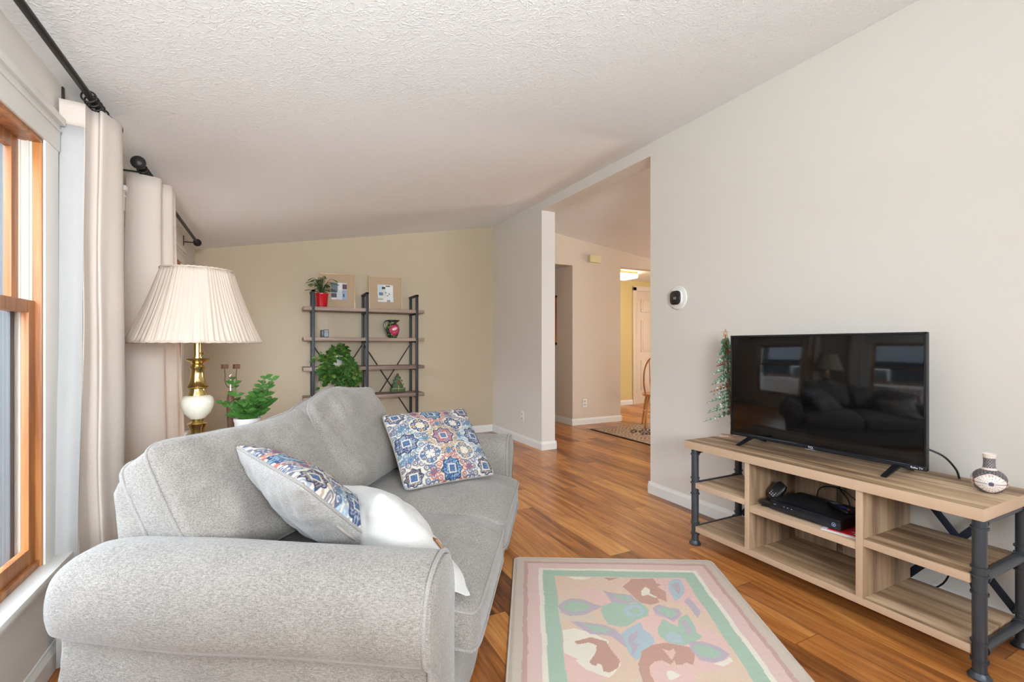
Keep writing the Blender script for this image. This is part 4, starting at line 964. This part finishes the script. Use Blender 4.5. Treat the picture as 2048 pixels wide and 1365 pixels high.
m = MB(); m.box((2.462, 1.060, .108), (2.470, 1.30, STZ-.042)); m.box((2.462, 1.33, .108), (2.470, 1.534, STZ-.042)); m.build('back_panel', M_oakz, t)
def fit(mb, c, z, r=.0245): mb.lathe([(.018, -.004), (r, -.003), (r, .003), (.018, .004)], (c[0], c[1], z), 20)
for x in (2.118, 2.480):
    for y in (.694, 1.888):
        m = MB(); c = (x, y)
        m.cyl((x, y, .012), (x, y, STZ-.042), .0195, 20)
        m.lathe([(.001, 0), (.031, 0), (.032, .006), (.026, .013), (.022, .022), (.001, .024)], (x, y, 0), 24)
        for z in (.060, .122, .285, .345, .372, .505): fit(m, c, z)
        m.build('leg', M_pipe, t, 45)
for y in (.694, 1.888):
    for z, r_ in ((.090, .0155), (.335, .0165), (.520, .012)):
        m = MB(); m.cyl((2.118, y, z), (2.480, y, z), r_, 16)
        for xx in (2.142, 2.452):
            m.cyl((xx-.005, y, z), (xx+.005, y, z), r_+.005, 18)
        m.build('pipe_rail', M_pipe, t, 45)
for ya, yb in ((.712, 1.05), (1.55, 1.87)):
    m = MB(); L = math.hypot(yb-ya, .43); an = math.atan2(.43, yb-ya)
    for s_ in (1, -1):
        M = Matrix.Translation((2.492+.003*s_, (ya+yb)/2, .325)) @ Matrix.Rotation(s_*an, 4, 'X'); m.box((-.002, -L/2, -.014), (.002, L/2, .014), .0008, M)
    m.build('cross_brace', M_brace, t, 40)

# ---------------------------------------------------------------- television
t = thing('television', 'black flat screen television on two splayed feet on the oak stand', 'television', (2.34, 1.37, STZ))
y0, y1, z0, z1 = .922, 1.825, .611, 1.172
def tvx(x): return x-.05
m = MB(); m.box((2.335, y0, z0), (2.355, y1, z1), .004); m.box((2.35, y0+.12, z0+.03), (2.39, y1-.12, z1-.16), .012); m.build('housing', M_blackplastic, t, 40)
m = MB(); m.box((2.3335, y0+.010, z0+.020), (2.3360, y1-.010, z1-.010), .0006); m.build('screen', M_screen, t, 40)
bz = plain('gloss_bezel', srgb(26, 28, 34), .18)
m = MB()
for a, b in (((2.330, y0, z0), (2.337, y0+.0085, z1)), ((2.330, y1-.0085, z0), (2.337, y1, z1)), ((2.330, y0, z1-.0085), (2.337, y1, z1)), ((2.328, y0, z0), (2.337, y1, z0+.018))): m.box(a, b, .0015)
bzo = m.build('bezel', bz, t, 40)
MTV = Matrix(((0, 0, -1, 2.3276), (-1, 0, 0, 0), (0, 1, 0, 0), (0, 0, 0, 1)))
lettering('maker_lettering', 'TCL', .0145, Matrix.Translation((0, 1.388, z0+.0045)) @ MTV, M_lettering, bzo, 'LEFT')
lettering('smart_lettering', 'Roku TV', .0115, Matrix.Translation((0, .974, z0+.0050)) @ MTV, M_lettering, bzo, 'LEFT')
m = MB(); m.box((2.3265, 1.350, z0-.004), (2.334, 1.402, z0+.0005), .001); m.build('receiver_bar', M_silver, t, 40)
for y in (1.693, 1.020):
    m = MB()
    for s_, xe in ((-1, 2.220), (1, 2.445)):
        a = Vector((2.342, y, z0+.006)); b = Vector((xe, y-.010*s_ if False else y, STZ+.004))
        d = (b-a).normalized(); n_ = Vector((0, 1, 0)); u = n_.cross(d)
        m.ring_loft([[a+n_*w1+u*h1 for w1, h1 in ((-.014, -.004), (.014, -.004), (.014, .006), (-.014, .006))], [b+n_*w1+u*h1 for w1, h1 in ((-.010, -.003), (.010, -.003), (.010, .003), (-.010, .003))]])
    m.build('foot', M_blackplastic, t, 40)
m = MB(); m.tube(catmull([(2.38, .96, .70), (2.42, .905, .67), (2.45, .875, .62), (2.455, .865, .582)], 6), .004, 8); m.build('power_cord', M_blackplastic, t, 180)

# ---------------------------------------------------------------- things on and in the stand
# metal evergreen with star
wx, wy, wz = 2.445, 1.905, STZ
def lean(p):
    return Vector((p[0], p[1] + .045*max(0, p[2]-STZ-.05)/.55, p[2]))
t = thing('metal_evergreen', 'thin metal evergreen with star top and star base behind the television', 'ornament', (wx, wy, wz))
def star(R, r_, n=5, a0=PI/2): return [((R if k % 2 == 0 else r_)*math.cos(a0+PI*k/n), (R if k % 2 == 0 else r_)*math.sin(a0+PI*k/n)) for k in range(2*n)]
m = MB(); m.prism(star(.068, .030, 5, .3), .004, Matrix.Translation((wx-.02, wy-.005, wz))); m.build('star_base', plain('rose_copper_sheet', srgb(196, 158, 140), .4, metal=.4), t)
m = MB(); m.tube([lean((wx, wy, wz+.004+k*.1)) for k in range(7)], .0045, 8); m.tube([lean((wx+.006*math.cos(k*.9), wy+.006*math.sin(k*.9), wz+.05+k*.009)) for k in range(60)], .0022, 5); m.build('trunk', M_copper, t, 60)
random.seed(9); mg = MB(); ms_ = MB()
for k in range(58):
    f = k/57; z = wz+.13+.44*f; L = .135*(1-f)**.8+.022; a = k*2.399; d = Vector((math.cos(a), math.sin(a), 0))
    if wx + d.x*L > 2.535: L = max(.02, (2.535-wx)/max(.05, d.x))
    p0 = lean((wx, wy, z)); tip = p0+d*L+Vector((0, 0, -.42*L)); n_ = 6; side = d.cross(Vector((0, 0, 1)))
    tgt = MB() if k % 9 == 4 else mg
    if tip.y < 1.83 and tip.x < 2.41 and p0.z < 1.2 and d.y < -.2: tip = p0+(tip-p0)*.25
    for i in range(n_):
        q = p0.lerp(tip, (i+.2)/n_); w_ = .006*(1.15-i/n_)
        s0 = .013*(1.25-i/n_)
        for s_ in (-1, 1): leaf(tgt if random.random() < .85 else ms_, q, d*.7+side*s_*.3+Vector((0, 0, .7*s_)), side, s0*1.5, s0*.9, .2)
    tgt.tube([p0, tip], .0012, 4)
    if tgt is not mg: tgt.build('copper_branch', M_copper, t, 180)
    if random.random() < .45: q = p0.lerp(tip, .55); leaf(ms_, q, d, (0, 0, 1), .022, .012, .4)
mg.build('needles', M_greenenamel, t, 180); ms_.build('snow', M_snow, t, 180)['kind'] = 'stuff'
m = MB(); MT = frame_M((wx, wy+.045, wz+.612), (.95, -.3, 0), (0, 0, 1), (-.3, -.95, 0))
st5 = star(.026, .011); m.tube([MT @ Vector((x, y, 0)) for x, y in st5], .0026, 6, closed=True); m.tube([MT @ Vector((x*.6, y*.6, 0)) for x, y in st5], .0018, 6, closed=True); m.build('star_top', plain('antique_gold_wire', srgb(196, 168, 128), .4, metal=.5), t, 180)
# painted pottery vase
sx, sy, sz = 2.345, .742, STZ
t = thing('pottery_vase', 'small cream pottery vase painted with an eye shaped flower', 'vase', (sx, sy, sz))
prof = [(.001, .0), (.018, .001), (.033, .009), (.046, .026), (.0505, .044), (.047, .060), (.036, .075), (.023, .084), (.0180, .092), (.0165, .110), (.0172, .130), (.0190, .139), (.0186, .142), (.015, .139), (.014, .11), (.014, .09), (.001, .08)]
pp = [(p.x, p.y) for p in catmull([(a, b, 0) for a, b in prof[:13]], 9)] + prof[13:]
seg = 200; vs = []; cs = []
cr_ = srgb(226, 212, 202); gy = srgb(140, 132, 130); bk = srgb(52, 46, 50); rd = srgb(150, 84, 76)
view = math.atan2(-sy, -sx)      # the painted eye looks into the room
cen = [(view+.10, .040), (view+2.2, .040), (view-2.0, .040)]
for r_, z in pp:
    for k in range(seg):
        a = 2*PI*k/seg; vs.append((sx+r_*math.cos(a), sy+r_*math.sin(a), sz+z)); c = cr_
        if .091 < z < .128:
            g1 = (a*r_/.0095+z/.0105) % 1; g2 = (a*r_/.0095-z/.0105) % 1; g1 = (a*7/ (PI)*1.0+z/.0105) % 1; g2 = (a*7/(PI)-z/.0105) % 1; c = bk if min(g1, 1-g1) < .09 or min(g2, 1-g2) < .09 else gy
        elif z < .084:
            g1 = (a*9/PI+z/.012) % 1; g2 = (a*9/PI-z/.012) % 1; c = bk if min(g1, 1-g1) < .10 or min(g2, 1-g2) < .10 else srgb(116, 110, 108)
            for ca, cz in cen:
                da = (a-ca+PI) % (2*PI)-PI; u_ = da/1.15; v_ = (z-cz)/.034
                if abs(u_) < 1:
                    lim = 1-u_*u_; e_ = abs(v_)/max(lim, 1e-3)
                    if e_ < 1.0: c = cr_
                    if e_ < .86: c = rd
                    th = math.atan2(v_*.033, u_*.054); rad = math.hypot(u_*.054, v_*.033); mx_ = 1/math.sqrt((math.cos(th)/.048)**2+(math.sin(th)/.029)**2)*(.90+.07*abs(math.sin(th*9)))
                    if e_ < .86 and rad < mx_: c = bk if abs(math.sin(th*9)) < .12 and rad > .009 else srgb(232, 220, 212)
                    if rad < .0075: c = srgb(78, 80, 100)
        if z < .004: c = bk
        cs.append(c)
n_ = len(pp); me = bpy.data.meshes.new('body'); me.from_pydata(vs, [], [(i*seg+j, i*seg+(j+1) % seg, (i+1)*seg+(j+1) % seg, (i+1)*seg+j) for i in range(n_-1) for j in range(seg)]+[tuple(range(seg))[::-1]]); set_colors(me, cs); link_mesh('body', me, M_vase, t, 60)
# cable box
t = thing('cable_box', 'wide black cable box on the middle shelf of the stand', 'cable box', (2.25, 1.30, .323))
bx0, bx1, by0, by1, bz0, bz1 = 2.138, 2.385, 1.140, 1.456, .3305, .374
m = MB(); m.box((bx0+.006, by0, bz0), (bx1, by1, bz1), .003); m.build('case', M_blackplastic, t, 40)
m = MB(); m.box((bx0, by0-.001, bz0), (bx0+.007, by1+.001, bz1+.0005), .003); fr = m.build('front_panel', bz, t, 40)
MF = lambda y, z: Matrix(((0, 0, -1, bx0-.0003), (-1, 0, 0, y), (0, 1, 0, z), (0, 0, 0, 1)))
m = MB(); ring = [(math.cos(2*PI*k/24)*.0075, math.sin(2*PI*k/24)*.0075, 0) for k in range(24)]; m.tube([MF(1.166, bz0+.020) @ Vector(p) for p in ring], .0007, 5, closed=True); m.add([MF(1.166, bz0+.020) @ Vector(p) for p in ((-.002, -.003, .0004), (.003, -.003, .0004), (.003, .003, .0004), (-.003, 0, .0004))], [(0, 1, 2, 3)]); m.build('round_button_mark', plain('blue_white_mark', srgb(170, 190, 240), .5), fr)
_pm = plain('pale_marks', srgb(190, 190, 194), .5)
for y in (1.43, 1.385, 1.368, 1.349): m = MB(); m.box((-.006 if y > 1.42 else -.003, -.0010, -.0002), (.006 if y > 1.42 else .003, .0010, .0004), 0, MF(y, bz0+.028)); m.build('indicator_mark', _pm, fr)
m = MB()
for k in range(46):
    for j in range(26): m.box((bx0+.03+j*.008, by0+.012+k*.0067, bz1-.0002), (bx0+.034+j*.008, by0+.0155+k*.0067, bz1+.0006))
m.build('vent_grille', plain('vent_black', srgb(34, 35, 40), .5), t)
m = MB()
for yy in (by0+.03, by1-.03):
    for xx in (bx0+.03, bx1-.03): m.cyl((xx, yy, .323), (xx, yy, .3312), .007, 10)
m.build('foot', M_blackplastic, t, 60)
# remote
t = thing('remote_control', 'small black remote with purple buttons on top of the cable box', 'remote control', (2.29, 1.21, bz1))
MR = Matrix.Translation((2.285, 1.215, bz1+.001)) @ Matrix.Rotation(math.radians(62), 4, 'Z')
m = MB(); m.box((-.070, -.021, 0), (.070, .021, .016), .007, MR, 3); m.build('body', M_blackplastic, t, 50)
m = MB()
for k in range(-1, 2): m.box((k*.012-.018, -.013, .0155), (k*.012-.010, .013, .0175), .001, MR)
m.build('purple_buttons', plain('purple_rubber', srgb(88, 80, 190), .5), t, 40)
m = MB(); m.box((.03, -.012, .0155), (.055, .012, .0172), .001, MR); m.build('grey_keys', plain('grey_keys', srgb(150, 156, 166), .5), t, 40)
m = MB(); m.cyl(MR @ Vector((-.048, 0, .015)), MR @ Vector((-.048, 0, .0178)), .006, 14); m.build('red_button', plain('salmon_rubber', srgb(210, 110, 100), .5), t, 60)
# cordless handset in its cradle
t = thing('cordless_phone', 'black cordless phone tilted in its charging cradle beside the cable box', 'telephone', (2.23, 1.50, .323))
MP = Matrix.Translation((2.195, 1.5, .323)) @ Matrix.Rotation(math.radians(200), 4, 'Z')
m = MB(); m.box((-.028, -.024, 0), (.040, .026, .026), .005, MP); m.box((.0, -.026, .02), (.050, .026, .034), .006, MP); m.build('cradle', M_blackplastic, t, 40)
MH = Matrix.Translation((2.200, 1.492, .362)) @ Matrix.Rotation(math.radians(0), 4, 'Z') @ Matrix.Rotation(math.radians(28), 4, 'Y') @ Matrix.Rotation(math.radians(26), 4, 'X')
m = MB(); m.ring_loft([[(x, y, z) for x, y in [(a*w1, b*w2+yy) for a, b in squircle(1, 1, 4, 20)]] for z, w1, w2, yy in ((0, .008, .022, 0), (.01, .014, .029, 0), (.045, .015, .031, 0), (.075, .014, .029, 0), (.092, .008, .020, 0))], M=MH); hh = m.build('handset', M_blackplastic, t, 50)
m = MB()
for r_ in range(4):
    for c_ in range(3): m.box((-.0145, -.014+c_*.011, .012+r_*.010), (-.0115, -.008+c_*.011, .018+r_*.010), .001, MH)
m.build('keys', plain('pale_keys', srgb(176, 178, 184), .5), hh)
# brochure under the box
t = thing('brochure', 'red and white printed brochures under the corner of the cable box', 'brochure', (2.22, 1.13, .323))
MB_ = Matrix.Translation((2.215, 1.140, .3232)) @ Matrix.Rotation(math.radians(9), 4, 'Z')
m = MB(); m.box((-.095, -.072, 0), (.11, .08, .0025), 0, MB_); m.build('white_pages', M_paper, t)
m = MB(); m.box((-.078, -.074, .0026), (.11, .06, .0045), 0, MB_); rb = m.build('red_cover', M_redpaper, t)
m = MB()
for k in range(4): m.box((-.06+k*.022, -.066, .0046), (-.054+k*.022, -.066+(.05 if k % 2 else .035), .0049), 0, MB_)
m.build('cover_lines', M_paper, rb)
# black cable rising behind the box
t = thing('cable', 'black looped cable behind the cable box in the centre cubby', 'cable', (2.42, 1.30, .33))
m = MB(); m.tube(catmull([(2.45, 1.325, .535), (2.445, 1.32, .47), (2.44, 1.30, .42), (2.435, 1.265, .385), (2.43, 1.25, .345), (2.425, 1.24, .330)], 6), .0035, 8)
m.tube(catmull([(2.41, 1.395, .330), (2.42, 1.39, .40), (2.43, 1.35, .425), (2.43, 1.29, .425), (2.43, 1.24, .40), (2.43, 1.20, .37), (2.43, 1.175, .365), (2.42, 1.165, .345), (2.415, 1.18, .329)], 6), .003, 8); m.build('cable_loop', M_blackplastic, t, 180)
t = thing('extension_cord', 'black cord running down the wall behind the stand to the floor', 'cord', (2.50, 1.2, .0))
m = MB(); m.tube(catmull([(2.508, 1.70, .40), (2.508, 1.69, .25), (2.508, 1.60, .15), (2.51, 1.45, .06), (2.51, 1.1, .012), (2.512, .95, .10), (2.508, .90, .22), (2.508, .87, .27), (2.508, .85, .16), (2.505, .80, .05), (2.50, .60, .006), (2.46, .30, .006), (2.50, -.2, .006)], 7), .0035, 8); m.build('cord_run', M_blackplastic, t, 180)

# ================================================================ RUGS
RUG = {'bl_white':[[0.204,0.616],[0.251,0.597],[0.321,0.624],[0.375,0.669],[0.358,0.715],[0.315,0.802],[0.262,0.789],[0.202,0.751]],'bl_white2':[[0.24,0.791],[0.324,0.708],[0.394,0.781],[0.391,0.798],[0.34,0.863],[0.269,0.829]],'bl_brown':[[0.243,0.681],[0.307,0.649],[0.364,0.669],[0.379,0.732],[0.394,0.778],[0.379,0.811],[0.343,0.837],[0.325,0.832],[0.326,0.802],[0.316,0.795],[0.306,0.81],[0.29,0.804],[0.289,0.788],[0.323,0.726],[0.326,0.699],[0.298,0.682],[0.256,0.699]],'top_brown':[[0.504,0.259],[0.558,0.182],[0.663,0.169],[0.668,0.212],[0.687,0.226],[0.667,0.249],[0.689,0.288],[0.669,0.369],[0.637,0.344],[0.636,0.376],[0.591,0.4],[0.553,0.388],[0.532,0.325]],'top_white':[[0.579,0.295],[0.609,0.252],[0.626,0.272],[0.615,0.306],[0.639,0.338],[0.63,0.345],[0.604,0.321],[0.577,0.336]],'leaf1o':[[0.2,0.446],[0.221,0.408],[0.257,0.38],[0.311,0.383],[0.355,0.419],[0.393,0.435],[0.35,0.466],[0.301,0.504],[0.243,0.519],[0.208,0.493]],'leaf1i':[[0.219,0.445],[0.248,0.406],[0.303,0.403],[0.34,0.437],[0.316,0.474],[0.257,0.489],[0.228,0.474]],'leaf2o':[[0.406,0.299],[0.449,0.317],[0.53,0.332],[0.538,0.363],[0.548,0.382],[0.505,0.396],[0.46,0.43],[0.432,0.396],[0.425,0.345]],'leaf2i':[[0.448,0.331],[0.52,0.346],[0.53,0.37],[0.501,0.385],[0.47,0.368]],'flower1':[[0.376,0.47],[0.386,0.435],[0.438,0.395],[0.497,0.404],[0.554,0.381],[0.577,0.435],[0.56,0.482],[0.509,0.519],[0.463,0.564],[0.432,0.571],[0.39,0.558],[0.377,0.516]],'fl1blue':[[0.471,0.441],[0.502,0.41],[0.549,0.406],[0.561,0.448],[0.534,0.484],[0.487,0.498],[0.468,0.482]],'fl1in':[[0.489,0.452],[0.513,0.427],[0.538,0.431],[0.538,0.466],[0.503,0.48]],'leaf3o':[[0.596,0.422],[0.627,0.39],[0.66,0.412],[0.704,0.421],[0.703,0.462],[0.658,0.521],[0.634,0.495],[0.595,0.469]],'leaf3i':[[0.611,0.427],[0.641,0.413],[0.676,0.429],[0.688,0.457],[0.653,0.494],[0.623,0.462]],'flower2':[[0.579,0.568],[0.618,0.506],[0.662,0.552],[0.687,0.486],[0.729,0.461],[0.731,0.527],[0.721,0.579],[0.733,0.608],[0.685,0.64],[0.643,0.666],[0.594,0.655],[0.573,0.619]],'fl2in':[[0.693,0.507],[0.709,0.506],[0.706,0.57],[0.69,0.601],[0.681,0.571]],'fl2b':[[0.597,0.607],[0.622,0.59],[0.654,0.604],[0.649,0.643],[0.612,0.654],[0.591,0.642]],'leaf4o':[[0.24,0.554],[0.291,0.554],[0.365,0.56],[0.41,0.588],[0.433,0.636],[0.434,0.702],[0.415,0.676],[0.391,0.639],[0.362,0.633],[0.309,0.629],[0.27,0.586]],'leaf4i':[[0.289,0.564],[0.351,0.573],[0.392,0.594],[0.371,0.616],[0.322,0.614]],'drop':[[0.431,0.617],[0.467,0.574],[0.521,0.534],[0.521,0.581],[0.545,0.61],[0.546,0.649],[0.508,0.706],[0.451,0.766],[0.434,0.737],[0.436,0.693]],'dropi':[[0.451,0.635],[0.502,0.588],[0.487,0.634],[0.464,0.663],[0.484,0.68],[0.438,0.749],[0.452,0.7],[0.447,0.673]],'br':[[0.453,0.786],[0.482,0.716],[0.532,0.673],[0.581,0.656],[0.636,0.666],[0.673,0.678],[0.669,0.713],[0.645,0.774],[0.621,0.763],[0.606,0.777],[0.585,0.778],[0.583,0.753],[0.568,0.779],[0.541,0.756],[0.512,0.766],[0.49,0.792],[0.482,0.832],[0.492,0.877],[0.451,0.88],[0.447,0.834]],'br_pink':[[0.561,0.694],[0.582,0.702],[0.603,0.687],[0.602,0.709],[0.574,0.754]],'br_peach':[[0.492,0.792],[0.517,0.765],[0.546,0.76],[0.567,0.783],[0.605,0.781],[0.642,0.782],[0.638,0.83],[0.617,0.869],[0.492,0.877],[0.482,0.832]],'br_white':[[0.54,0.817],[0.556,0.808],[0.587,0.829],[0.555,0.853],[0.539,0.855]],'leaf5o':[[0.667,0.641],[0.722,0.633],[0.77,0.663],[0.795,0.702],[0.766,0.734],[0.72,0.757],[0.676,0.744],[0.662,0.696]],'leaf5i':[[0.68,0.659],[0.726,0.657],[0.762,0.686],[0.771,0.708],[0.729,0.732],[0.688,0.721],[0.675,0.691]],'rdrop':[[0.725,0.202],[0.76,0.167],[0.796,0.168],[0.782,0.256],[0.744,0.325],[0.707,0.36],[0.707,0.287]],'rdropi':[[0.74,0.215],[0.774,0.191],[0.767,0.256],[0.731,0.313]],'rleaf':[[0.742,0.358],[0.772,0.324],[0.784,0.374],[0.791,0.433],[0.759,0.487],[0.756,0.424]],'rwhite':[[0.719,0.761],[0.765,0.738],[0.788,0.719],[0.791,0.741],[0.748,0.773]],'tlwhite':[[0.259,0.193],[0.379,0.186],[0.332,0.214],[0.288,0.211]],'tlbrown':[[0.431,0.182],[0.499,0.179],[0.45,0.207]]}
def in_poly(X_, Y_, poly):
    ins = np.zeros(X_.shape, bool); n = len(poly)
    for i in range(n):
        x0, y0 = poly[i]; x1, y1 = poly[(i+1) % n]
        if y0 == y1: continue
        c = ((y0 > Y_) != (y1 > Y_)) & (X_ < (x1-x0)*(Y_-y0)/(y1-y0)+x0); ins ^= c
    return ins
def rug_mesh(name, W, L, M, colf, n1, n2, mat, parent, th=.011, rad=.03):
    xs, ys = np.linspace(0, W, n1), np.linspace(0, L, n2); X_, Y_ = np.meshgrid(xs, ys); col = colf(X_, Y_); vs = []
    for x, y in zip(X_.ravel(), Y_.ravel()):
        cx, cy = min(max(x, rad), W-rad), min(max(y, rad), L-rad); dx, dy = x-cx, y-cy; d = math.hypot(dx, dy)
        if dx and dy and d > rad: x, y = cx+dx/d*rad, cy+dy/d*rad
        e = min(x, W-x, y, L-y); vs.append(M @ Vector((x, -y, th*min(1, .55+e/.018*.45)+.0007*noise.noise(Vector((x*60, y*60, 0))))))
    me = bpy.data.meshes.new(name); me.from_pydata(vs, [], [(i*n1+j, i*n1+j+1, (i+1)*n1+j+1, (i+1)*n1+j)[::-1] for i in range(n2-1) for j in range(n1-1)])
    set_colors(me, np.concatenate([col, np.ones(X_.shape+(1,))], -1)); link_mesh(name, me, mat, parent, 60)
RW, RL = 1.015, 1.58
MRUG = Matrix.Translation((1.128, 2.186, 0)) @ Matrix.Rotation(math.radians(-29.0), 4, 'Z')
def rug_cols(X_, Y_):
    wob = .0018*np.sin(Y_*23+X_*11)+.0008*np.sin(Y_*71)
    cream = C_(208, 194, 178); rose = C_(200, 164, 154); pink = C_(222, 194, 184); white = C_(232, 224, 208); mint = C_(172, 194, 174); peach = C_(222, 196, 174)
    lav = C_(190, 176, 184); sky = C_(178, 194, 198); brown = C_(196, 156, 140); lpink = C_(226, 192, 182)
    e = np.minimum(np.minimum(X_, RW-X_), np.minimum(Y_, RL-Y_)) + wob; col = np.empty(X_.shape+(3,)); col[:] = cream
    col[e > .052] = rose; col[e > .070] = pink; col[e > .122] = white; col[e > .142] = mint; fld = e > .200; col[fld] = peach
    # tonal variation of the dyed field
    f = np.sin(X_*9+1.3*np.sin(Y_*7))*np.sin(Y_*8+1.1*np.sin(X_*6)); col[fld & (f > .25)] = lpink; col[fld & (f < -.6)] = C_(216, 200, 180)
    cmap = dict(bl_white=white, bl_white2=white, bl_brown=brown, top_brown=brown, top_white=white, leaf1o=lav, leaf1i=mint, leaf2o=lav, leaf2i=mint, flower1=mint, fl1blue=sky, fl1in=mint,
        leaf3o=lav, leaf3i=mint, flower2=mint, fl2in=lav, fl2b=sky, leaf4o=lav, leaf4i=mint, drop=sky, dropi=lav, br=brown, br_pink=lpink, br_peach=lpink, br_white=white, leaf5o=lav, leaf5i=mint,
        rdrop=sky, rdropi=lav, rleaf=lav, rwhite=white, tlwhite=white, tlbrown=brown)
    for k, pl in RUG.items():
        for rep in (0, 1):
            # the motif repeats turned half round on the part of the rug below the picture
            P_ = [(x, y+.060*x) for x, y in pl]
            if rep: P_ = [(RW-x, RL-y) for x, y in P_]
            mk = in_poly(X_+wob, Y_+wob, P_) & (e > .17)
            if rep: mk &= Y_ > .95
            else: mk &= Y_ < .95
            col[mk] = cmap[k]
    return col
t = thing('area_rug', 'pastel pink and mint floral wool rug on the plank floor', 'rug', MRUG @ Vector((RW/2, -RL/2, 0)))
rug_mesh('pile', RW, RL, MRUG, rug_cols, 300, 460, M_rug, t)
m = MB(); rr = .028; pth = []
for cx, cy, a0 in ((RW-rr, -rr, 0), (rr, -rr, 90), (rr, -RL+rr, 180), (RW-rr, -RL+rr, 270)):
    for k in range(6): a = math.radians(a0+k*18); pth.append(MRUG @ Vector((cx+rr*math.cos(a)*.98, cy+rr*math.sin(a)*.98, .0045)))
m.tube(pth, .0044, 6, closed=True); m.build('bound_edge', M_rugside, t, 180)
M2 = Matrix.Translation((3.735, 5.075, 0))
def or_cols(X_, Y_):
    ivory = C_(196, 176, 150); navy = C_(48, 46, 58); rustc = C_(168, 120, 92); col = np.empty(X_.shape+(3,)); col[:] = ivory
    e = np.minimum(np.minimum(X_, 1.9-X_), np.minimum(Y_, 2.6-Y_)); col[e < .022] = C_(34, 32, 38)
    f = np.sin(X_*52+2*np.sin(Y_*31))*np.sin(Y_*52+2*np.sin(X_*29)); b = (e > .03) & (e < .34); col[b & (f > .30)] = rustc; col[b & (f < -.55)] = C_(150, 140, 120); col[(e > .30) & (e < .315)] = rustc
    i_ = e > .34 + .06*np.sin((X_+Y_)*30); col[i_] = navy; col[i_ & (f > .35)] = ivory; col[i_ & (f < -.6)] = rustc; return col
t = thing('oriental_rug', 'ivory and navy patterned rug with dark edge beyond the opening', 'rug', (4.7, 3.8, 0))
rug_mesh('pile', 1.9, 2.6, M2, or_cols, 200, 260, M_navyrug, t, .009, .006)

# ================================================================ DINING CHAIR
t = thing('dining_chair', 'honey oak spindle back chair partly hidden beyond the opening', 'chair', (4.656, 4.763, .009))
MC = Matrix.Translation((4.656, 4.763, .0095)) @ Matrix.Rotation(math.radians(143), 4, 'Z')
# local: +y is the back of the chair
m = MB(); m.ring_loft([[(x*k, y*k, z) for x, y in squircle(.215, .205, 2.8, 32)] for z, k in ((.42, .93), (.425, .98), (.445, 1), (.452, .97), (.448, .80))], M=MC); m.build('seat', M_chairwood, t, 50)
bow = catmull([(-.19, .16, .45), (-.215, .20, .62), (-.205, .24, .80), (-.14, .27, .93), (0, .285, .975), (.14, .27, .93), (.205, .24, .80), (.215, .20, .62), (.19, .16, .45)], 7)
m = MB(); m.tube(bow, .011, 10, M=MC); m.build('bow', M_chairwood, t, 180)
for k in range(7):
    x = -.135+k*.045; q = min((p for p in bow if p.z > .7), key=lambda p: abs(p.x-x*1.12)); m = MB(); m.tube(catmull([(x*.8, .165, .45), (x*1.0, .20, .62), (q.x, q.y, q.z)], 5), [.0055]*2+[.009]*4+[.005]*5, 8, M=MC); m.build('spindle', M_chairwood, t, 180)
for sx_ in (-1, 1):
    for sy_ in (-1, 1):
        m = MB(); m.tube([(sx_*.14, sy_*.13, .43), (sx_*.155, sy_*.145, .34), (sx_*.175, sy_*.165, .20), (sx_*.19, sy_*.18, .08), (sx_*.20, sy_*.19, 0)], [.013, .019, .014, .017, .011], 12, M=MC); m.build('leg', M_chairwood, t, 180)
m = MB(); m.cyl((-.175, -.165, .2), (-.175, .165, .2), .009, 8, M=MC); m.cyl((.175, -.165, .2), (.175, .165, .2), .009, 8, M=MC); m.cyl((-.175, 0, .2), (.175, 0, .2), .009, 8, M=MC); m.build('stretcher', M_chairwood, t, 60)
